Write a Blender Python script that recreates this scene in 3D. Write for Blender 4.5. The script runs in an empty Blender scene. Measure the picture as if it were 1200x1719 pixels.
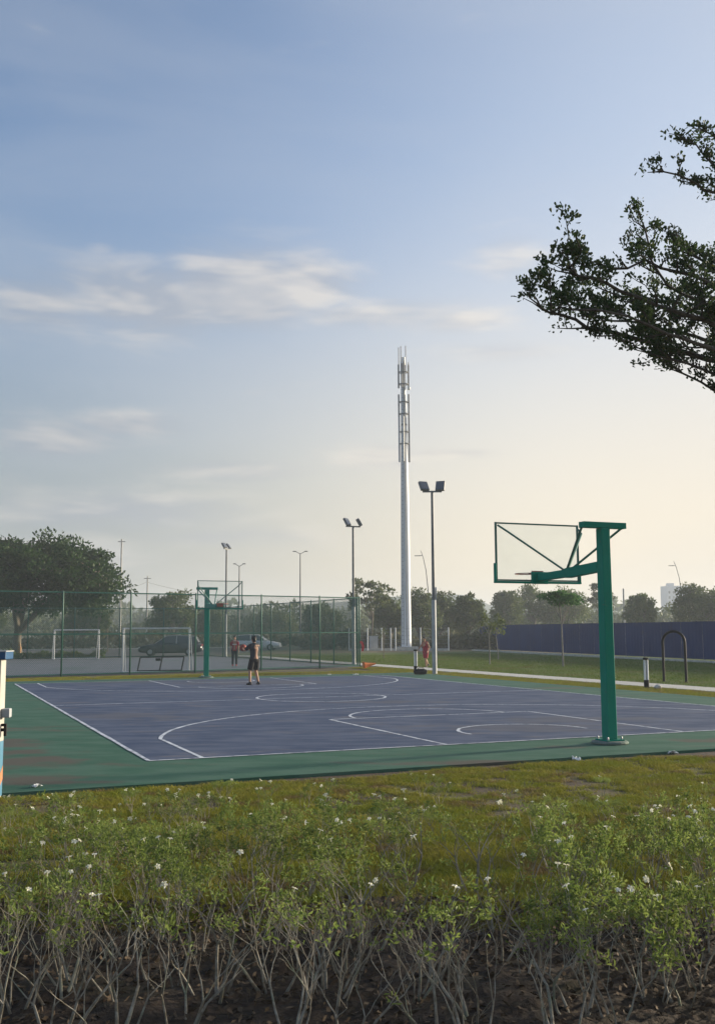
import bpy, math, random
import numpy as np
from mathutils import Vector, Matrix

R = math.radians
sc = bpy.context.scene
COL = sc.collection

# ------------------------------------------------------------------ camera
F_PX, PITCH, ROLL, EYE = 1711.55, 0.1157, -0.00537, 1.857      # focal length for a 1719 px tall frame
cam_d = bpy.data.cameras.new('camera')
cam = bpy.data.objects.new('camera', cam_d)
COL.objects.link(cam)
cam_d.sensor_fit = 'VERTICAL'
cam_d.sensor_height = 36.0
cam_d.lens = 36.0 * F_PX / 1719.0
cam_d.clip_start = 0.1
cam_d.clip_end = 8000.0
_c, _s = math.cos(PITCH), math.sin(PITCH)
_f = Vector((0, _c, _s)); _u0 = Vector((0, -_s, _c)); _x0 = Vector((1, 0, 0))
_r = _x0 * math.cos(ROLL) + _u0 * math.sin(ROLL)
_u = _x0 * -math.sin(ROLL) + _u0 * math.cos(ROLL)
m = Matrix((_r, _u, -_f)).transposed().to_4x4()
m.translation = (0, 0, EYE)
cam.matrix_world = m
sc.camera = cam

def at(px, py, d):
    """world point seen at a photograph pixel, d metres in front of the viewer"""
    a = (px - 600) / F_PX; b = -(py - 859.5) / F_PX
    v = _f + _r * a + _u * b
    return Vector((0, 0, EYE)) + v * (d / v.y)

# ------------------------------------------------------------------ world, sun, exposure
EXPO = 1.5
SUN_AZ, SUN_EL = R(62), R(11.0)                  # to the right of the view, low
w = bpy.data.worlds.new('World'); sc.world = w
w.use_nodes = True
nt = w.node_tree; nt.nodes.clear()
def wn(t, **k):
    n = nt.nodes.new(t)
    for a, b in k.items(): setattr(n, a, b)
    return n
def wl(a, b): nt.links.new(a, b)
def wm(op, a, b=None, c=None, clamp=False):
    n = wn('ShaderNodeMath', operation=op); n.use_clamp = clamp
    for i, v in enumerate((a, b, c)):
        if v is None: continue
        if isinstance(v, (int, float)): n.inputs[i].default_value = v
        else: wl(v, n.inputs[i])
    return n.outputs[0]
def wmix(fac, a, b):
    n = wn('ShaderNodeMix', data_type='RGBA')
    for s, v in ((n.inputs[0], fac), (n.inputs[6], a), (n.inputs[7], b)):
        if isinstance(v, (int, float)): s.default_value = v
        elif isinstance(v, tuple): s.default_value = v + (1,)
        else: wl(v, s)
    return n.outputs[2]
sky = wn('ShaderNodeTexSky', sky_type='NISHITA')
sky.sun_disc = False
sky.sun_elevation = SUN_EL
sky.sun_rotation = SUN_AZ
sky.altitude = 20; sky.air_density = 1.0; sky.dust_density = 1.6; sky.ozone_density = 1.6
tc = wn('ShaderNodeTexCoord')
sp = wn('ShaderNodeSeparateXYZ'); wl(tc.outputs['Generated'], sp.inputs[0])
el = wm('MULTIPLY', wm('ARCSINE', sp.outputs[2]), 180 / math.pi)
az = wm('MULTIPLY', wm('ARCTAN2', sp.outputs[0], sp.outputs[1]), 180 / math.pi)
def cloud_noise(daz, del_, sx, sy, scale=1.0, det=9.0, rough=0.56):
    cb = wn('ShaderNodeCombineXYZ')
    wl(wm('MULTIPLY', wm('ADD', az, daz), sx), cb.inputs[0])
    wl(wm('MULTIPLY', wm('ADD', el, del_), sy), cb.inputs[1])
    n = wn('ShaderNodeTexNoise', noise_dimensions='2D')
    n.inputs['Scale'].default_value = scale; n.inputs['Detail'].default_value = det
    n.inputs['Roughness'].default_value = rough; n.inputs['Distortion'].default_value = 0.25
    wl(cb.outputs[0], n.inputs['Vector'])
    return n.outputs[0]
# banks of cloud: azimuth, elevation, half widths (degrees), weight
BANKS = [(-17.5, 17.4, 5.0, 1.5, .44), (-12, 18.0, 4.5, 1.7, .58), (-7, 18.8, 4.0, 1.8, .60), (-3, 19.2, 3.0, 1.4, .50), (1.5, 17.6, 5.0, .8, .42), (6.0, 17.2, 3.2, .6, .38),
         (-16.6, 10.3, 3.0, 1.0, .48), (-13.2, 11.3, 3.0, .7, .44), (-14.5, 6.4, 7.0, 1.2, .46), (-17, 4.4, 5.0, .9, .42), (1.4, 9.7, 2.4, .6, .46), (5, 9.8, 3.5, .35, .38), (9, 20.5, 2.8, 1.2, .34),
         (-8, 8.9, 4.0, .6, .40), (-14.5, 20.6, .9, .4, .24), (8.5, 15.3, 3.5, .6, .30), (-18.5, 30.7, 1.2, .5, .16), (-8, 5.2, 5.0, .6, .38), (-4, 13.5, 4, .5, .14),
         (48, 15, 14, 2.2, .42), (-50, 17, 16, 2.0, .46), (120, 18, 22, 2.5, .42), (-130, 16, 20, 2.4, .42), (178, 20, 16, 2.0, .42)]
bank = None
for a, e, sa, se, wt in BANKS:
    q = wm('ADD', wm('POWER', wm('ABSOLUTE', wm('MULTIPLY', wm('SUBTRACT', az, a), .78 / sa)), 2.0),
           wm('POWER', wm('ABSOLUTE', wm('MULTIPLY', wm('SUBTRACT', el, e), .74 / se)), 2.0))
    g_ = wm('MULTIPLY', wm('EXPONENT', wm('MULTIPLY', q, -1)), wt)
    bank = g_ if bank is None else wm('MAXIMUM', bank, g_)
n1 = cloud_noise(0, 0, .105, .46, det=8, rough=.60)
n1s = cloud_noise(0, 0, .105, .46, det=3, rough=.5)
n2 = cloud_noise(1.4, .8, .105, .46, det=3, rough=.5)
fine = wm('ADD', wm('MULTIPLY', wm('SUBTRACT', n1, .5), .60), wm('ADD', bank, .5))
dens = wn('ShaderNodeMapRange', interpolation_type='SMOOTHSTEP')
wl(fine, dens.inputs[0]); dens.inputs[1].default_value = .585; dens.inputs[2].default_value = 1.03
dens.inputs[3].default_value = 0; dens.inputs[4].default_value = .68
lit = wm('ADD', wm('MULTIPLY', wm('SUBTRACT', n1s, n2), 3.4), wm('MULTIPLY_ADD', n1, 1.1, -.18), clamp=True)
veil_n = cloud_noise(3.3, 1.7, .035, .16, det=5, rough=.5)
veil = wn('ShaderNodeMapRange', interpolation_type='SMOOTHSTEP')
wl(veil_n, veil.inputs[0]); veil.inputs[1].default_value = .38; veil.inputs[2].default_value = .75
veil.inputs[3].default_value = 0; veil.inputs[4].default_value = .16
SKY_STR = 0.1
skyc = sky.outputs[0]
SKY_GAIN = 1.0
skyg = wn('ShaderNodeVectorMath', operation='MULTIPLY'); wl(skyc, skyg.inputs[0]); skyg.inputs[1].default_value = (.70, .715, .79)
skyc = skyg.outputs[0]
k_ = 1 / SKY_STR / 2 ** EXPO
def kc(r, g, b): return (r * k_, g * k_, b * k_)
def wrange(v, a, b, c, d):
    n = wn('ShaderNodeMapRange', interpolation_type='SMOOTHSTEP'); wl(v, n.inputs[0])
    for i, q in enumerate((a, b, c, d)): n.inputs[i + 1].default_value = q
    return n.outputs[0]
dt = wn('ShaderNodeVectorMath', operation='DOT_PRODUCT'); wl(tc.outputs['Generated'], dt.inputs[0])
dt.inputs[1].default_value = (math.sin(SUN_AZ) * math.cos(SUN_EL), math.cos(SUN_AZ) * math.cos(SUN_EL), math.sin(SUN_EL))
toward = dt.outputs['Value']                                     # 1 looking at the sun
thin = wm('MULTIPLY', wrange(toward, .30, .85, .0, .72), wrange(el, 0, 60, 1, .5))   # thin high cloud, brighter toward the sun
c00 = wmix(thin, skyc, kc(.68, .74, .82))
hazec = wmix(wrange(toward, .17, .68, 0, 1), kc(.30, .315, .33), kc(1.0, .845, .63))
c01 = wmix(wrange(el, 2, 27, .80, 0.0), c00, hazec)             # morning haze low in the sky, all round
c0 = wmix(veil.outputs[0], c01, kc(.60, .63, .68))
ccol = wmix(lit, wmix(wrange(toward, .1, .8, 0, 1), kc(.36, .40, .47), kc(.56, .56, .58)), wmix(wrange(toward, .1, .7, 0, 1), kc(.66, .635, .61), kc(.93, .85, .75)))
c1 = wmix(dens.outputs[0], c0, ccol)
bg = wn('ShaderNodeBackground'); wl(c1, bg.inputs[0]); bg.inputs[1].default_value = SKY_STR
w.cycles.sampling_method = 'MANUAL'; w.cycles.sample_map_resolution = 512
out = wn('ShaderNodeOutputWorld'); wl(bg.outputs[0], out.inputs[0])

sun_d = bpy.data.lights.new('sun', 'SUN')
sun_d.energy = 3.3; sun_d.angle = R(5.0); sun_d.color = (1.0, .87, .66)
sun = bpy.data.objects.new('sun', sun_d); COL.objects.link(sun)
sdir = Vector((math.sin(SUN_AZ) * math.cos(SUN_EL), math.cos(SUN_AZ) * math.cos(SUN_EL), math.sin(SUN_EL)))
sun.rotation_euler = (-sdir).to_track_quat('-Z', 'Y').to_euler()
sun.location = (40, 20, 30)

sc.view_settings.view_transform = 'Standard'
sc.view_settings.look = 'None'
sc.view_settings.exposure = EXPO
sc.view_settings.gamma = 1.0
sc.view_settings.use_curve_mapping = False
sc.render.engine = 'CYCLES'
sc.cycles.use_denoising = True
sc.cycles.max_bounces = 8
sc.cycles.volume_bounces = 1
sc.cycles.transparent_max_bounces = 24

# ------------------------------------------------------------------ materials
MATS = {}
def mat(name, col, col2=None, scale=5.0, rough=.7, metal=0.0, bump=0.0, bump_scale=40.0, spec=.4, trans=0.0,
        detail=5.0, lo=.35, hi=.65, col3=None, scale3=1.0, lo3=.5, hi3=.7, rnd=0.0, stretch=None, obj_space=False):
    M = bpy.data.materials.new(name); M.use_nodes = True
    t = M.node_tree; t.nodes.clear()
    o = t.nodes.new('ShaderNodeOutputMaterial'); b = t.nodes.new('ShaderNodeBsdfPrincipled')
    b.inputs['Roughness'].default_value = rough; b.inputs['Metallic'].default_value = metal
    b.inputs['Specular IOR Level'].default_value = spec
    tcn = t.nodes.new('ShaderNodeTexCoord')
    geo = t.nodes.new('ShaderNodeNewGeometry')
    vec = tcn.outputs['Object'] if obj_space else geo.outputs['Position']
    if stretch:
        mp = t.nodes.new('ShaderNodeMapping'); mp.inputs['Scale'].default_value = stretch[:3]
        if len(stretch) > 3: mp.inputs['Rotation'].default_value = (0, 0, stretch[3])
        t.links.new(vec, mp.inputs[0]); vec = mp.outputs[0]
    def noise(s, det=detail):
        n = t.nodes.new('ShaderNodeTexNoise'); n.inputs['Scale'].default_value = s; n.inputs['Detail'].default_value = det
        n.inputs['Roughness'].default_value = .62
        t.links.new(vec, n.inputs['Vector']); return n.outputs[0]
    def ramp(v, a, c):
        r = t.nodes.new('ShaderNodeMapRange'); r.interpolation_type = 'SMOOTHSTEP'
        t.links.new(v, r.inputs[0]); r.inputs[1].default_value = a; r.inputs[2].default_value = c
        return r.outputs[0]
    def mix(f, a, c):
        n = t.nodes.new('ShaderNodeMix'); n.data_type = 'RGBA'
        t.links.new(f, n.inputs[0])
        for s, v in ((n.inputs[6], a), (n.inputs[7], c)):
            if isinstance(v, tuple): s.default_value = v + (1,)
            else: t.links.new(v, s)
        return n.outputs[2]
    c = None
    if col2: c = mix(ramp(noise(scale), lo, hi), col, col2)
    if col3: c = mix(ramp(noise(scale3), lo3, hi3), c if c else col, col3)
    if rnd:
        oi = t.nodes.new('ShaderNodeObjectInfo')
        h = t.nodes.new('ShaderNodeHueSaturation')
        mr = t.nodes.new('ShaderNodeMapRange'); t.links.new(oi.outputs['Random'], mr.inputs[0])
        mr.inputs[3].default_value = 1 - rnd; mr.inputs[4].default_value = 1 + rnd
        t.links.new(mr.outputs[0], h.inputs['Value'])
        if c: t.links.new(c, h.inputs['Color'])
        else: h.inputs['Color'].default_value = col + (1,)
        c = h.outputs[0]
    if c: t.links.new(c, b.inputs['Base Color'])
    else: b.inputs['Base Color'].default_value = col + (1,)
    if bump:
        bn = t.nodes.new('ShaderNodeBump'); bn.inputs['Strength'].default_value = bump; bn.inputs['Distance'].default_value = .02
        t.links.new(noise(bump_scale, 4), bn.inputs['Height']); t.links.new(bn.outputs[0], b.inputs['Normal'])
    sh = b.outputs[0]
    if trans:
        tr = t.nodes.new('ShaderNodeBsdfTranslucent')
        if c: t.links.new(c, tr.inputs[0])
        else: tr.inputs[0].default_value = col + (1,)
        mx = t.nodes.new('ShaderNodeMixShader'); mx.inputs[0].default_value = trans
        t.links.new(b.outputs[0], mx.inputs[1]); t.links.new(tr.outputs[0], mx.inputs[2]); sh = mx.outputs[0]
    t.links.new(sh, o.inputs[0])
    MATS[name] = M
    return M
def glass_mat(name, tint, alpha=.85):
    M = bpy.data.materials.new(name); M.use_nodes = True
    t = M.node_tree; t.nodes.clear()
    o = t.nodes.new('ShaderNodeOutputMaterial')
    tr = t.nodes.new('ShaderNodeBsdfTransparent'); tr.inputs[0].default_value = tint + (1,)
    gl = t.nodes.new('ShaderNodeBsdfPrincipled'); gl.inputs['Base Color'].default_value = (.6, .65, .66, 1); gl.inputs['Roughness'].default_value = .15
    n = t.nodes.new('ShaderNodeTexNoise'); n.inputs['Scale'].default_value = 3.0
    mr = t.nodes.new('ShaderNodeMapRange'); mr.inputs[3].default_value = 1 - alpha - .04; mr.inputs[4].default_value = 1 - alpha + .06
    mx = t.nodes.new('ShaderNodeMixShader')
    t.links.new(n.outputs[0], mr.inputs[0]); t.links.new(mr.outputs[0], mx.inputs[0])
    t.links.new(tr.outputs[0], mx.inputs[1]); t.links.new(gl.outputs[0], mx.inputs[2]); t.links.new(mx.outputs[0], o.inputs[0])
    MATS[name] = M
    return M
CA = .398   # the court's turn
mat('lawn', (.120, .122, .024), (.110, .076, .034), 7.0, .9, bump=.6, bump_scale=30, col3=(.066, .040, .022), scale3=.9, lo3=.46, hi3=.60)
mat('park_lawn', (.075, .115, .022), (.105, .135, .030), 1.5, .9, bump=.5, bump_scale=30, col3=(.115, .105, .035), scale3=.35, lo3=.52, hi3=.68, spec=.1)
mat('lawn_blade', spec=.1, col=(.105, .165, .028), col2=(.150, .195, .038), scale=.8, rough=.8, trans=.25, col3=(.19, .17, .06), scale3=.4, lo3=.52, hi3=.68)
mat('far_ground', (.045, .075, .020), (.095, .100, .035), .12, .9, col3=(.12, .095, .05), scale3=.05, lo3=.5, hi3=.65)
mat('bed_soil', (.022, .0135, .008), (.054, .033, .019), 9, .95, bump=1.0, bump_scale=24, col3=(.035, .030, .014), scale3=2.0)
mat('dirt', (.075, .048, .032), (.042, .027, .018), 5, .95, bump=.8, bump_scale=30, col3=(.11, .085, .06), scale3=11, lo3=.55, hi3=.7)
mat('court_blue', (.054, .078, .136), (.112, .134, .192), .9, .8, spec=.08, bump=.12, bump_scale=260, col3=(.165, .160, .175), scale3=.55, lo3=.54, hi3=.74, stretch=(1, 2.6, 1, -CA), detail=9)
mat('court_green', (.044, .122, .080), (.080, .158, .112), .9, .8, spec=.08, bump=.12, bump_scale=260, col3=(.125, .110, .088), scale3=.30, lo3=.57, hi3=.68, stretch=(1, 2.2, 1, -CA), detail=9)
def stains(name, col, spots, amt=.8):
    t = MATS[name].node_tree; L = t.links
    b = [n for n in t.nodes if n.type == 'BSDF_PRINCIPLED'][0]; src = b.inputs['Base Color'].links[0].from_socket
    geo = t.nodes.new('ShaderNodeNewGeometry')
    nz = t.nodes.new('ShaderNodeTexNoise'); nz.inputs['Scale'].default_value = 1.6; nz.inputs['Detail'].default_value = 8; L.new(geo.outputs['Position'], nz.inputs['Vector'])
    acc = None
    for x, y, rx, ry in spots:
        mp = t.nodes.new('ShaderNodeMapping'); mp.vector_type = 'TEXTURE'; mp.inputs['Location'].default_value = (x, y, 0); mp.inputs['Scale'].default_value = (rx, ry, 50)
        L.new(geo.outputs['Position'], mp.inputs[0]); ln = t.nodes.new('ShaderNodeVectorMath'); ln.operation = 'LENGTH'; L.new(mp.outputs[0], ln.inputs[0])
        if acc is None: acc = ln.outputs['Value']
        else:
            mn = t.nodes.new('ShaderNodeMath'); mn.operation = 'MINIMUM'; L.new(acc, mn.inputs[0]); L.new(ln.outputs['Value'], mn.inputs[1]); acc = mn.outputs[0]
    ad = t.nodes.new('ShaderNodeMath'); ad.operation = 'MULTIPLY_ADD'; L.new(nz.outputs[0], ad.inputs[0]); ad.inputs[1].default_value = 2.4; L.new(acc, ad.inputs[2])
    mr = t.nodes.new('ShaderNodeMapRange'); mr.interpolation_type = 'SMOOTHSTEP'; L.new(ad.outputs[0], mr.inputs[0])
    for i, q in enumerate((1.5, 2.3, amt, 0)): mr.inputs[i + 1].default_value = q
    mx = t.nodes.new('ShaderNodeMix'); mx.data_type = 'RGBA'; L.new(mr.outputs[0], mx.inputs[0]); L.new(src, mx.inputs[6]); mx.inputs[7].default_value = col + (1,)
    L.new(mx.outputs[2], b.inputs['Base Color'])
stains('court_green', (.115, .100, .082), [(-5.2, 15.0, 1.5, .9), (-4.6, 13.3, 1.4, .45), (-6.3, 17.5, 1.2, 1.0), (1.6, 14.7, 1.6, .35), (6.2, 17.4, 1.2, .4), (-5.6, 16.2, 1.3, .5), (-3.9, 13.0, 1.0, .25)], .9)
stains('court_blue', (.125, .124, .140), [(3.2, 19.8, 2.6, 1.0), (4.4, 21.5, 2.2, .9), (-3.6, 37.5, 4.5, 2.0), (-5.2, 23.0, 1.8, 1.4), (-9.0, 38.5, 2.5, 1.2), (0.4, 27.0, 2.5, .6)], .6)
mat('court_paint', (.72, .75, .78), (.52, .55, .60), 4.0, .6, col3=(.20, .22, .27), scale3=5.0, lo3=.47, hi3=.66, detail=10)
mat('futsal', (.135, .150, .165), (.165, .175, .185), .7, .7, col3=(.10, .14, .13), scale3=.25)
mat('concrete', (.55, .53, .48), (.44, .42, .38), 3, .85, bump=.3, bump_scale=60, col3=(.20, .19, .17), scale3=.8, lo3=.58, hi3=.75)
mat('slab_grey', (.12, .17, .14), (.20, .21, .19), 5, .85, bump=.3, bump_scale=40)
mat('bollard_white', (.86, .86, .84), (.78, .78, .76), 4, .5)
mat('asphalt', (.050, .050, .052), (.075, .074, .072), 4, .85)
mat('green_paint', (.001, .235, .160), (.001, .215, .145), 2.5, .55, spec=.10, bump=.08, bump_scale=14, col3=(.055, .135, .10), scale3=7, lo3=.64, hi3=.76, obj_space=True)
mat('fence_green', (.018, .115, .080), (.030, .130, .095), 3, .5, rnd=.12)
mat('hoop_frame', (.012, .125, .090), (.04, .14, .11), 6, .5)
mat('rim_red', (.36, .09, .05), (.25, .10, .07), 12, .55)
mat('galvanised', (.42, .43, .44), (.34, .35, .36), 3, .45, metal=.35, spec=.5)
mat('lamp_grey', (.16, .165, .17), (.12, .125, .13), 4, .5)
mat('lamp_lens', (.10, .11, .13), None, rough=.12, spec=.8)
mat('white_paint', (.78, .78, .76), (.66, .66, .64), 3, .5, col3=(.5, .47, .42), scale3=2, lo3=.62, hi3=.8)
mat('tower_white', (.84, .85, .85), (.78, .79, .79), .5, .45)
mat('tower_dark', (.20, .20, .20), (.28, .28, .27), 3, .6)
mat('black_metal', (.008, .008, .009), (.014, .014, .014), 5, .6, spec=.15)
mat('blue_hoarding', (.003, .026, .112), (.005, .033, .130), .5, .8, spec=.06, rnd=.07, col3=(.012, .030, .095), scale3=.9, lo3=.58, hi3=.75)
mat('kiosk_panel', (.40, .42, .44), (.36, .38, .40), 3, .5)
mat('kiosk_cream', (.46, .44, .40), (.40, .38, .34), 5, .6)
mat('kiosk_blue', (.010, .070, .170), (.014, .08, .19), 3, .45)
mat('kiosk_light_blue', (.055, .18, .29), (.075, .21, .31), 6, .5)
mat('orange', (.80, .25, .06), (.72, .20, .05), 8, .6)
mat('rust_orange', (.50, .17, .06), (.40, .20, .10), 14, .7)
mat('red', (.62, .05, .05), None, rough=.6)
mat('bark', (.13, .105, .08), (.20, .17, .135), 14, .9, bump=.7, bump_scale=30)
mat('bark_pale', (.27, .25, .22), (.20, .18, .15), 10, .9, bump=.5, bump_scale=40)
mat('bark_dark', (.055, .045, .036), (.10, .085, .07), 16, .9, bump=.6, bump_scale=40)
mat('shrub_stem', (.34, .315, .26), (.20, .165, .115), 22, .85, bump=.4, bump_scale=90, col3=(.21, .24, .17), scale3=7, lo3=.5, hi3=.7)
mat('peeled_wood', (.50, .24, .09), (.40, .30, .18), 6, .8)
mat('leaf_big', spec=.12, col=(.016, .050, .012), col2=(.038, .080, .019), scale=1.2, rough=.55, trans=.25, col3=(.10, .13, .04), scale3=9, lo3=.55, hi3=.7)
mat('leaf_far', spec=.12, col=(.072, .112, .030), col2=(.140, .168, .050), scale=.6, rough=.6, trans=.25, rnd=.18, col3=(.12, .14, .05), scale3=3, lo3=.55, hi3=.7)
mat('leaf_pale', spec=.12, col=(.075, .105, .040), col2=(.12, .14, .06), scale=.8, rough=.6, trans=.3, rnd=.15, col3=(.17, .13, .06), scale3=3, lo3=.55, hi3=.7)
mat('leaf_near', spec=.12, col=(.032, .060, .020), col2=(.060, .098, .030), scale=3, rough=.5, trans=.32, col3=(.17, .17, .045), scale3=14, lo3=.55, hi3=.70)
mat('leaf_young', spec=.12, col=(.06, .15, .045), col2=(.09, .19, .05), scale=2, rough=.5, trans=.35)
mat('leaf_shrub', spec=.12, col=(.150, .215, .048), col2=(.235, .285, .078), scale=9, rough=.5, trans=.42, rnd=.22, col3=(.26, .25, .07), scale3=26, lo3=.56, hi3=.70)
mat('petal', (.82, .82, .74), (.84, .80, .58), 30, .6, trans=.3)
mat('grass_blade', spec=.12, col=(.215, .240, .026), col2=(.295, .270, .042), scale=1.3, rough=.7, trans=.25, col3=(.22, .155, .065), scale3=1.7, lo3=.51, hi3=.66)
mat('dry_leaf', (.065, .042, .025), (.13, .092, .055), 30, .9, col3=(.035, .022, .015), scale3=60)
mat('scrub', spec=.12, col=(.07, .085, .035), col2=(.13, .12, .06), scale=.35, rough=.8, trans=.2)
mat('hill', (.045, .075, .035), (.07, .09, .05), .02, .9)
mat('tower_block', (.50, .52, .56), (.46, .48, .52), .05, .7)
mat('window_glass', (.05, .06, .07), None, rough=.08, spec=.8)
mat('car_dark', (.040, .043, .050), None, rough=.25, spec=.7)
mat('car_silver', (.74, .76, .77), None, rough=.3, metal=.1, spec=.6)
mat('tyre', (.012, .012, .012), None, rough=.85)
mat('head_lamp', (.75, .76, .76), None, rough=.15, spec=.7)
mat('tail_lamp', (.35, .02, .02), None, rough=.25)
mat('skin', (.42, .235, .145), (.38, .205, .125), 8, .6)
mat('hair', (.010, .008, .007), None, rough=.55)
mat('shirt_grey', (.028, .030, .036), (.040, .040, .046), 9, .9, bump=.3, bump_scale=25)
mat('shirt_red', (.34, .026, .045), (.26, .02, .035), 5, .85, bump=.3, bump_scale=25)
mat('shirt_white', (.62, .60, .58), None, rough=.85)
mat('cloth_black', (.010, .010, .012), (.016, .016, .018), 9, .9)
mat('trouser', (.018, .024, .030), None, rough=.9)
mat('shoe_red', (.40, .06, .06), None, rough=.7)
mat('shoe_black', (.014, .014, .015), None, rough=.6)
mat('ball', (.36, .075, .045), (.30, .06, .04), 20, .6)
mat('litter', (.76, .76, .74), None, rough=.6)
mat('wire', (.03, .03, .03), None, rough=.7)
glass_mat('backboard_glass', (.975, .99, .985), .955)

# ------------------------------------------------------------------ mesh helpers
class MB:
    def __init__(s): s.v = []; s.f = []
    def add(s, vs, fs):
        b = len(s.v); s.v += [tuple(p) for p in vs]; s.f += [tuple(i + b for i in f) for f in fs]; return s
    def box(s, c, size, rz=0.0, mtx=None, taper=1.0):
        hx, hy, hz = [q / 2 for q in size]
        vs = []
        for z in (-1, 1):
            k = taper if z > 0 else 1.0
            for x, y in ((-1, -1), (1, -1), (1, 1), (-1, 1)):
                vs.append(Vector((x * hx * k, y * hy * k, z * hz)))
        if mtx is not None: vs = [mtx @ p for p in vs]
        cr, sr = math.cos(rz), math.sin(rz)
        vs = [(c[0] + p.x * cr - p.y * sr, c[1] + p.x * sr + p.y * cr, c[2] + p.z) for p in vs]
        return s.add(vs, [(3, 2, 1, 0), (4, 5, 6, 7), (0, 1, 5, 4), (1, 2, 6, 5), (2, 3, 7, 6), (3, 0, 4, 7)])
    def bar(s, a, b, wd, ht=None, up=(0, 0, 1)):
        a = Vector(a); b = Vector(b); ht = wd if ht is None else ht
        d = (b - a).normalized(); u = Vector(up)
        if abs(d.dot(u)) > .99: u = Vector((1, 0, 0))
        x = d.cross(u).normalized(); y = x.cross(d)
        vs = []
        for p in (a, b):
            for i, j in ((-1, -1), (1, -1), (1, 1), (-1, 1)): vs.append(p + x * (i * wd / 2) + y * (j * ht / 2))
        return s.add(vs, [(0, 1, 2, 3), (7, 6, 5, 4), (0, 4, 5, 1), (1, 5, 6, 2), (2, 6, 7, 3), (3, 7, 4, 0)])
    def tube(s, pts, rad, n=6, cap=True):
        pts = [Vector(p) for p in pts]
        if not hasattr(rad, '__len__'): rad = [rad] * len(pts)
        ref = None; rings = []
        for i, p in enumerate(pts):
            d = (pts[min(i + 1, len(pts) - 1)] - pts[max(i - 1, 0)]).normalized()
            if ref is None:
                ref = d.orthogonal().normalized()
            ref = (ref - d * ref.dot(d)).normalized(); bi = d.cross(ref)
            rings.append([p + (ref * math.cos(2 * math.pi * k / n) + bi * math.sin(2 * math.pi * k / n)) * rad[i] for k in range(n)])
        vs = [q for r in rings for q in r]; fs = []
        for i in range(len(rings) - 1):
            for k in range(n):
                a = i * n + k; b = i * n + (k + 1) % n
                fs.append((a, b, b + n, a + n))
        if cap:
            fs.append(tuple(reversed(range(n)))); fs.append(tuple(range((len(rings) - 1) * n, len(rings) * n)))
        return s.add(vs, fs)
    def ell(s, c, r, nu=10, nv=7, mtx=None):
        vs = []; fs = []
        for j in range(nv + 1):
            th = math.pi * j / nv
            for i in range(nu):
                ph = 2 * math.pi * i / nu
                p = Vector((r[0] * math.sin(th) * math.cos(ph), r[1] * math.sin(th) * math.sin(ph), r[2] * math.cos(th)))
                if mtx is not None: p = mtx @ p
                vs.append(p + Vector(c))
        for j in range(nv):
            for i in range(nu):
                a = j * nu + i; b = j * nu + (i + 1) % nu
                fs.append((a, a + nu, b + nu, b))
        return s.add(vs, fs)
    def lathe(s, c, prof, n=16):
        vs = []; fs = []
        for r, z in prof:
            for i in range(n): vs.append((c[0] + r * math.cos(2 * math.pi * i / n), c[1] + r * math.sin(2 * math.pi * i / n), c[2] + z))
        for j in range(len(prof) - 1):
            for i in range(n):
                a = j * n + i; b = j * n + (i + 1) % n
                fs.append((a, b, b + n, a + n))
        fs.append(tuple(reversed(range(n)))); fs.append(tuple(range((len(prof) - 1) * n, len(prof) * n)))
        return s.add(vs, fs)
    def mesh(s, name, smooth=False):
        me = bpy.data.meshes.new(name); me.from_pydata(s.v, [], s.f); me.update()
        if smooth: me.polygons.foreach_set('use_smooth', [True] * len(me.polygons))
        return me
    def build(s, name, m_, parent=None, smooth=False, bevel=0.0, angle=None):
        return link(name, s.mesh(name, smooth), m_, parent, bevel, angle if angle else (R(40) if smooth else None))
def link(name, me, m_, parent=None, bevel=0.0, angle=None):
    o = bpy.data.objects.new(name, me); COL.objects.link(o)
    if m_ and not me.materials: me.materials.append(MATS[m_])
    if parent: o.parent = parent
    if bevel:
        b = o.modifiers.new('bevel', 'BEVEL'); b.width = bevel; b.segments = 2; b.limit_method = 'ANGLE'
    if angle and hasattr(me, 'set_sharp_from_angle'): me.set_sharp_from_angle(angle=angle)
    return o
def tag(o, label=None, cat=None, group=None, kind=None):
    if label: o['label'] = label
    if cat: o['category'] = cat
    if group: o['group'] = group
    if kind: o['kind'] = kind
    return o
def empty(name, loc, rz=0.0, label=None, cat=None, group=None):
    o = bpy.data.objects.new(name, None); COL.objects.link(o)
    o.location = loc; o.rotation_euler = (0, 0, rz); o.empty_display_size = .2
    return tag(o, label, cat, group)
def copy_tree(o, parent=None):
    c = o.copy(); COL.objects.link(c)
    if parent: c.parent = parent
    for ch in o.children: copy_tree(ch, c)
    return c
def np_mesh(name, verts, k, m_=None, smooth=False):
    """verts (N*k,3): N separate k-gons"""
    n = len(verts) // k
    me = bpy.data.meshes.new(name)
    me.vertices.add(n * k); me.vertices.foreach_set('co', np.ascontiguousarray(verts, dtype=np.float32).ravel())
    me.loops.add(n * k); me.loops.foreach_set('vertex_index', np.arange(n * k, dtype=np.int32))
    me.polygons.add(n); me.polygons.foreach_set('loop_start', np.arange(0, n * k, k, dtype=np.int32))
    me.update(calc_edges=True); me.validate()
    if m_: me.materials.append(MATS[m_])
    return me
def unit(a): return a / (np.linalg.norm(a, axis=1, keepdims=True) + 1e-9)
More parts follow.
